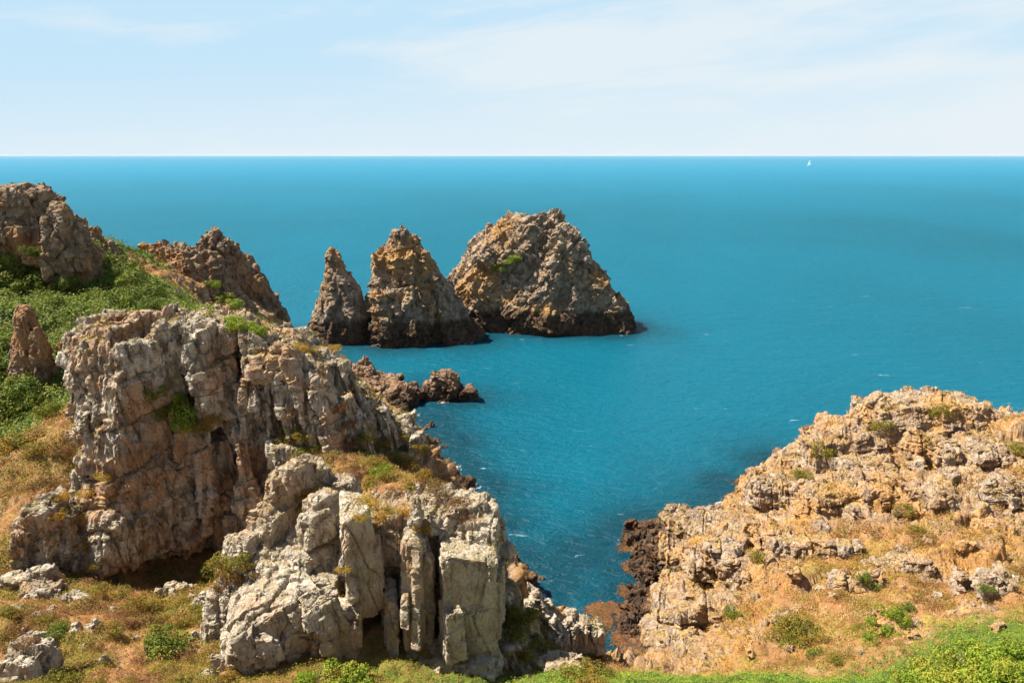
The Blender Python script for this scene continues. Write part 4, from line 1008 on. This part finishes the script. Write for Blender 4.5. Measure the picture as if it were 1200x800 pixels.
# white flowers, kelp
wf = np.exp(-((TV[:, 0] - P(1045, 725, 37)[0]) ** 2 + (TV[:, 1] - 38.5) ** 2) / 4.5)
M_WHITE = leaf_mat('white_petal', [(.75,.74,.68)] * 4, .2)
scatter('white_flowers', pick(wf * np.clip(pn2 + .2, 0, 1), 700), M_WHITE, 0.028, .4, 1, 'tiny white flowers sprinkled over the green patch on the right headland', 'flowers', hgt=.2, per=2)
M_KELP = leaf_mat('kelp_frond', [(.07,.032,.014),(.15,.065,.022),(.24,.10,.03),(.10,.06,.02)], .1)
kc = []
for px, py, rx, ry, n in [(762,632,34,18,700),(760,662,28,18,620),(756,692,28,14,620),(750,722,26,18,620),(712,714,24,7,300),(704,730,12,8,160),(738,748,18,14,360),(800,612,50,6,300),(738,640,12,18,220)]:
    for k in range(n):
        a = rnd.uniform(0, 6.28); q = math.sqrt(rnd.random())
        x_, y_ = px + math.cos(a) * rx * q, py + math.sin(a) * ry * q
        ra = ray(x_, y_); t_ = -(H - .04) / ra[2]
        kc.append((ra[0] * t_, ra[1] * t_, rnd.uniform(.02, .07)))
kc = np.array(kc)
kc = kc[fbm(kc * 0.6, 3, 5) > -0.12]
kc = np.repeat(kc, 8, 0) + nr.normal(0, .22, (len(kc) * 8, 3)) * (1, 1, 0)
Vq, Fq = quads(kc, np.tile((0, 0, 3.0), (len(kc), 1)), np.full(len(kc), .13), .3)
kme = mesh_np('kelp', Vq, Fq); attr(kme, 'tint', nr.uniform(0, 1, len(kc)), 'FACE')
tag(link('kelp', kme, M_KELP), 'red brown kelp floating along the foot of the right headland', 'seaweed', kind='stuff')
plant_all()

# ---- sailing yacht near the horizon
yp = P(948, 194.6, 2600)
yacht = bpy.data.objects.new('sailing_yacht', None); COL.objects.link(yacht)
ra = ray(948, 194.4); t_ = -H / ra[2]; yacht.location = (ra[0] * t_, ra[1] * t_, 0); yacht.rotation_euler = (0, 0, R(25))
tag(yacht, 'tiny white sailing yacht far out near the horizon', 'sailing yacht')
def plain(name, col, rough=.5):
    m, nt = new_mat(name); g = G(nt); b = g.n('ShaderNodeBsdfPrincipled', {'Base Color': (*col, 1), 'Roughness': rough}); g.n('ShaderNodeOutputMaterial', {'Surface': b.outputs[0]}); return m
bm = bmesh.new(); rings = []
for x, w, zt_ in [(-7, 1.5, 1.5), (-3, 2.2, 1.4), (2, 2.1, 1.5), (6, 1.0, 1.8), (8.5, .08, 2.1)]:
    rings.append([bm.verts.new(p) for p in ((x, -w, zt_), (x, -w * .7, -.3), (x, w * .7, -.3), (x, w, zt_))])
for a, b in zip(rings, rings[1:]):
    for i in range(4): bm.faces.new((a[i], a[(i + 1) % 4], b[(i + 1) % 4], b[i]))
bm.faces.new(rings[0]); bm.faces.new(rings[-1])
bmesh.ops.recalc_face_normals(bm, faces=bm.faces)
me = bpy.data.meshes.new('hull'); bm.to_mesh(me); bm.free(); link('hull', me, plain('white_gelcoat', (.8, .8, .78), .3), yacht)
bm = bmesh.new(); bmesh.ops.create_cone(bm, segments=8, radius1=.14, radius2=.09, depth=20, cap_ends=True, matrix=Matrix.Translation((1, 0, 11.5)))
me = bpy.data.meshes.new('mast'); bm.to_mesh(me); bm.free(); link('mast', me, plain('mast_metal', (.6, .6, .6)), yacht)
def sail(name, pts):
    bm = bmesh.new(); n = 8; g_ = []
    A_, B_, C_ = [Vector(p) for p in pts]
    for i in range(n + 1):
        row = []
        for j in range(n + 1):
            e = A_.lerp(B_, j / n); p = e.lerp(C_, i / n); p.y += 1.1 * math.sin(math.pi * j / n) * (1 - i / n)
            row.append(bm.verts.new(p))
        g_.append(row)
    for i in range(n):
        for j in range(n):
            bm.faces.new((g_[i][j], g_[i][j + 1], g_[i + 1][j + 1], g_[i + 1][j]))
    bmesh.ops.remove_doubles(bm, verts=bm.verts, dist=.01)
    bmesh.ops.solidify(bm, geom=bm.faces[:], thickness=.03)
    me = bpy.data.meshes.new(name); bm.to_mesh(me); bm.free(); link(name, me, SAILM, yacht)
SAILM = leaf_mat('sail_cloth', [(.9, .9, .88)] * 4, .6)
sail('mainsail', [(.8, 0, 3), (-6.5, 0, 3), (.9, 0, 21)])
sail('foresail', [(8.2, 0, 2.4), (1.4, 0, 2.8), (1.3, 0, 19.5)])

# ---- sea air
bm = bmesh.new(); bmesh.ops.create_cube(bm, size=1)
for v in bm.verts: v.co = Vector((v.co.x * 240000, v.co.y * 240000, -11 + (v.co.z + .5) * 52))
me = bpy.data.meshes.new('haze'); bm.to_mesh(me); bm.free()
hm, nt = new_mat('sea_air'); g = G(nt)
vol = g.n('ShaderNodeVolumePrincipled', {'Color': (0.72, 0.80, 0.88, 1), 'Density': 1.6e-5, 'Anisotropy': 0.0})
g.n('ShaderNodeOutputMaterial', {'Volume': vol.outputs[0]})
tag(link('haze', me, hm), 'thin pale sea haze over the water', 'haze', kind='stuff')



# ------------------------------------------------------------------ light and sky
SUN_AZ, SUN_EL = R(-79), R(54)       # azimuth measured from +Y towards +X
sd = Vector((math.sin(SUN_AZ) * math.cos(SUN_EL), math.cos(SUN_AZ) * math.cos(SUN_EL), math.sin(SUN_EL)))
sun_d = bpy.data.lights.new('sun', 'SUN'); sun_d.energy = 5.0; sun_d.angle = R(0.53); sun_d.color = (1.0, 0.93, 0.82)
sun = bpy.data.objects.new('sun', sun_d); COL.objects.link(sun)
sun.rotation_euler = (-sd).to_track_quat('-Z', 'Y').to_euler()
world = bpy.data.worlds.new('World'); scene.world = world; world.use_nodes = True
wt = world.node_tree; wt.nodes.clear(); g = G(wt)
sky = g.n('ShaderNodeTexSky', sky_type='NISHITA')
sky.sun_disc = False; sky.sun_elevation = SUN_EL; sky.sun_rotation = SUN_AZ
sky.air_density = 1.0; sky.dust_density = 0.6; sky.ozone_density = 2.0; sky.altitude = 30
gen = g.n('ShaderNodeTexCoord').outputs['Generated']
sep = g.n('ShaderNodeSeparateXYZ', {0: gen})
az = g.math('ARCTAN2', sep.outputs[0], sep.outputs[1]); el = g.math('ARCSINE', sep.outputs[2])
vec = g.n('ShaderNodeCombineXYZ', {0: az, 1: g.math('SUBTRACT', g.math('MULTIPLY', el, 5.5), g.math('MULTIPLY', az, 0.55)), 2: 0.0}).outputs[0]
cl = g.noise(vec, 2.6, 5, 0.5, 0.3)
cl2 = g.noise(g.n('ShaderNodeVectorMath', {0: vec, 1: (3.1, 7.7, 0)}, operation='ADD').outputs[0], 7.0, 5, 0.6, 0.8)
band = g.math('SUBTRACT', el, g.math('ADD', 0.115, g.math('MULTIPLY', az, 0.10)))
band = g.ramp(g.math('ABSOLUTE', band), 0.0, 0.06, 0.14, 0.0)
side = g.math('ADD', g.ramp(az, -0.45, 0.25, -0.10, 0.03), g.math('MULTIPLY', band, g.ramp(az, -0.3, 0.2)))
f = g.ramp(g.math('ADD', g.math('ADD', g.math('MULTIPLY', cl, 0.8), g.math('MULTIPLY', cl2, 0.2)), side), 0.42, 0.62, 0.0, 0.85)
f = g.math('MULTIPLY', f, g.ramp(el, 0.25, 0.5, 1.0, 0.0))
base = g.mix(g.ramp(el, 0.18, 0.50, 1.0, 0.0), sky.outputs[0], (4.1, 5.8, 7.1))
base = g.mix(g.ramp(g.math('ADD', el, g.math('MULTIPLY', az, -0.05)), -0.01, 0.15, 1.0, 0.0), base, (5.6, 6.45, 7.0))
cc = g.mix(f, base, (6.0, 6.55, 6.9))
bg = g.n('ShaderNodeBackground', {'Color': cc, 'Strength': 0.05})
g.n('ShaderNodeOutputWorld', {'Surface': bg.outputs[0]})
scene.view_settings.view_transform = 'Standard'
scene.view_settings.look = 'None'
scene.view_settings.exposure = 1.43
scene.view_settings.gamma = 1.0
scene.render.engine = 'CYCLES'
scene.cycles.max_bounces = 5
scene.cycles.use_denoising = True
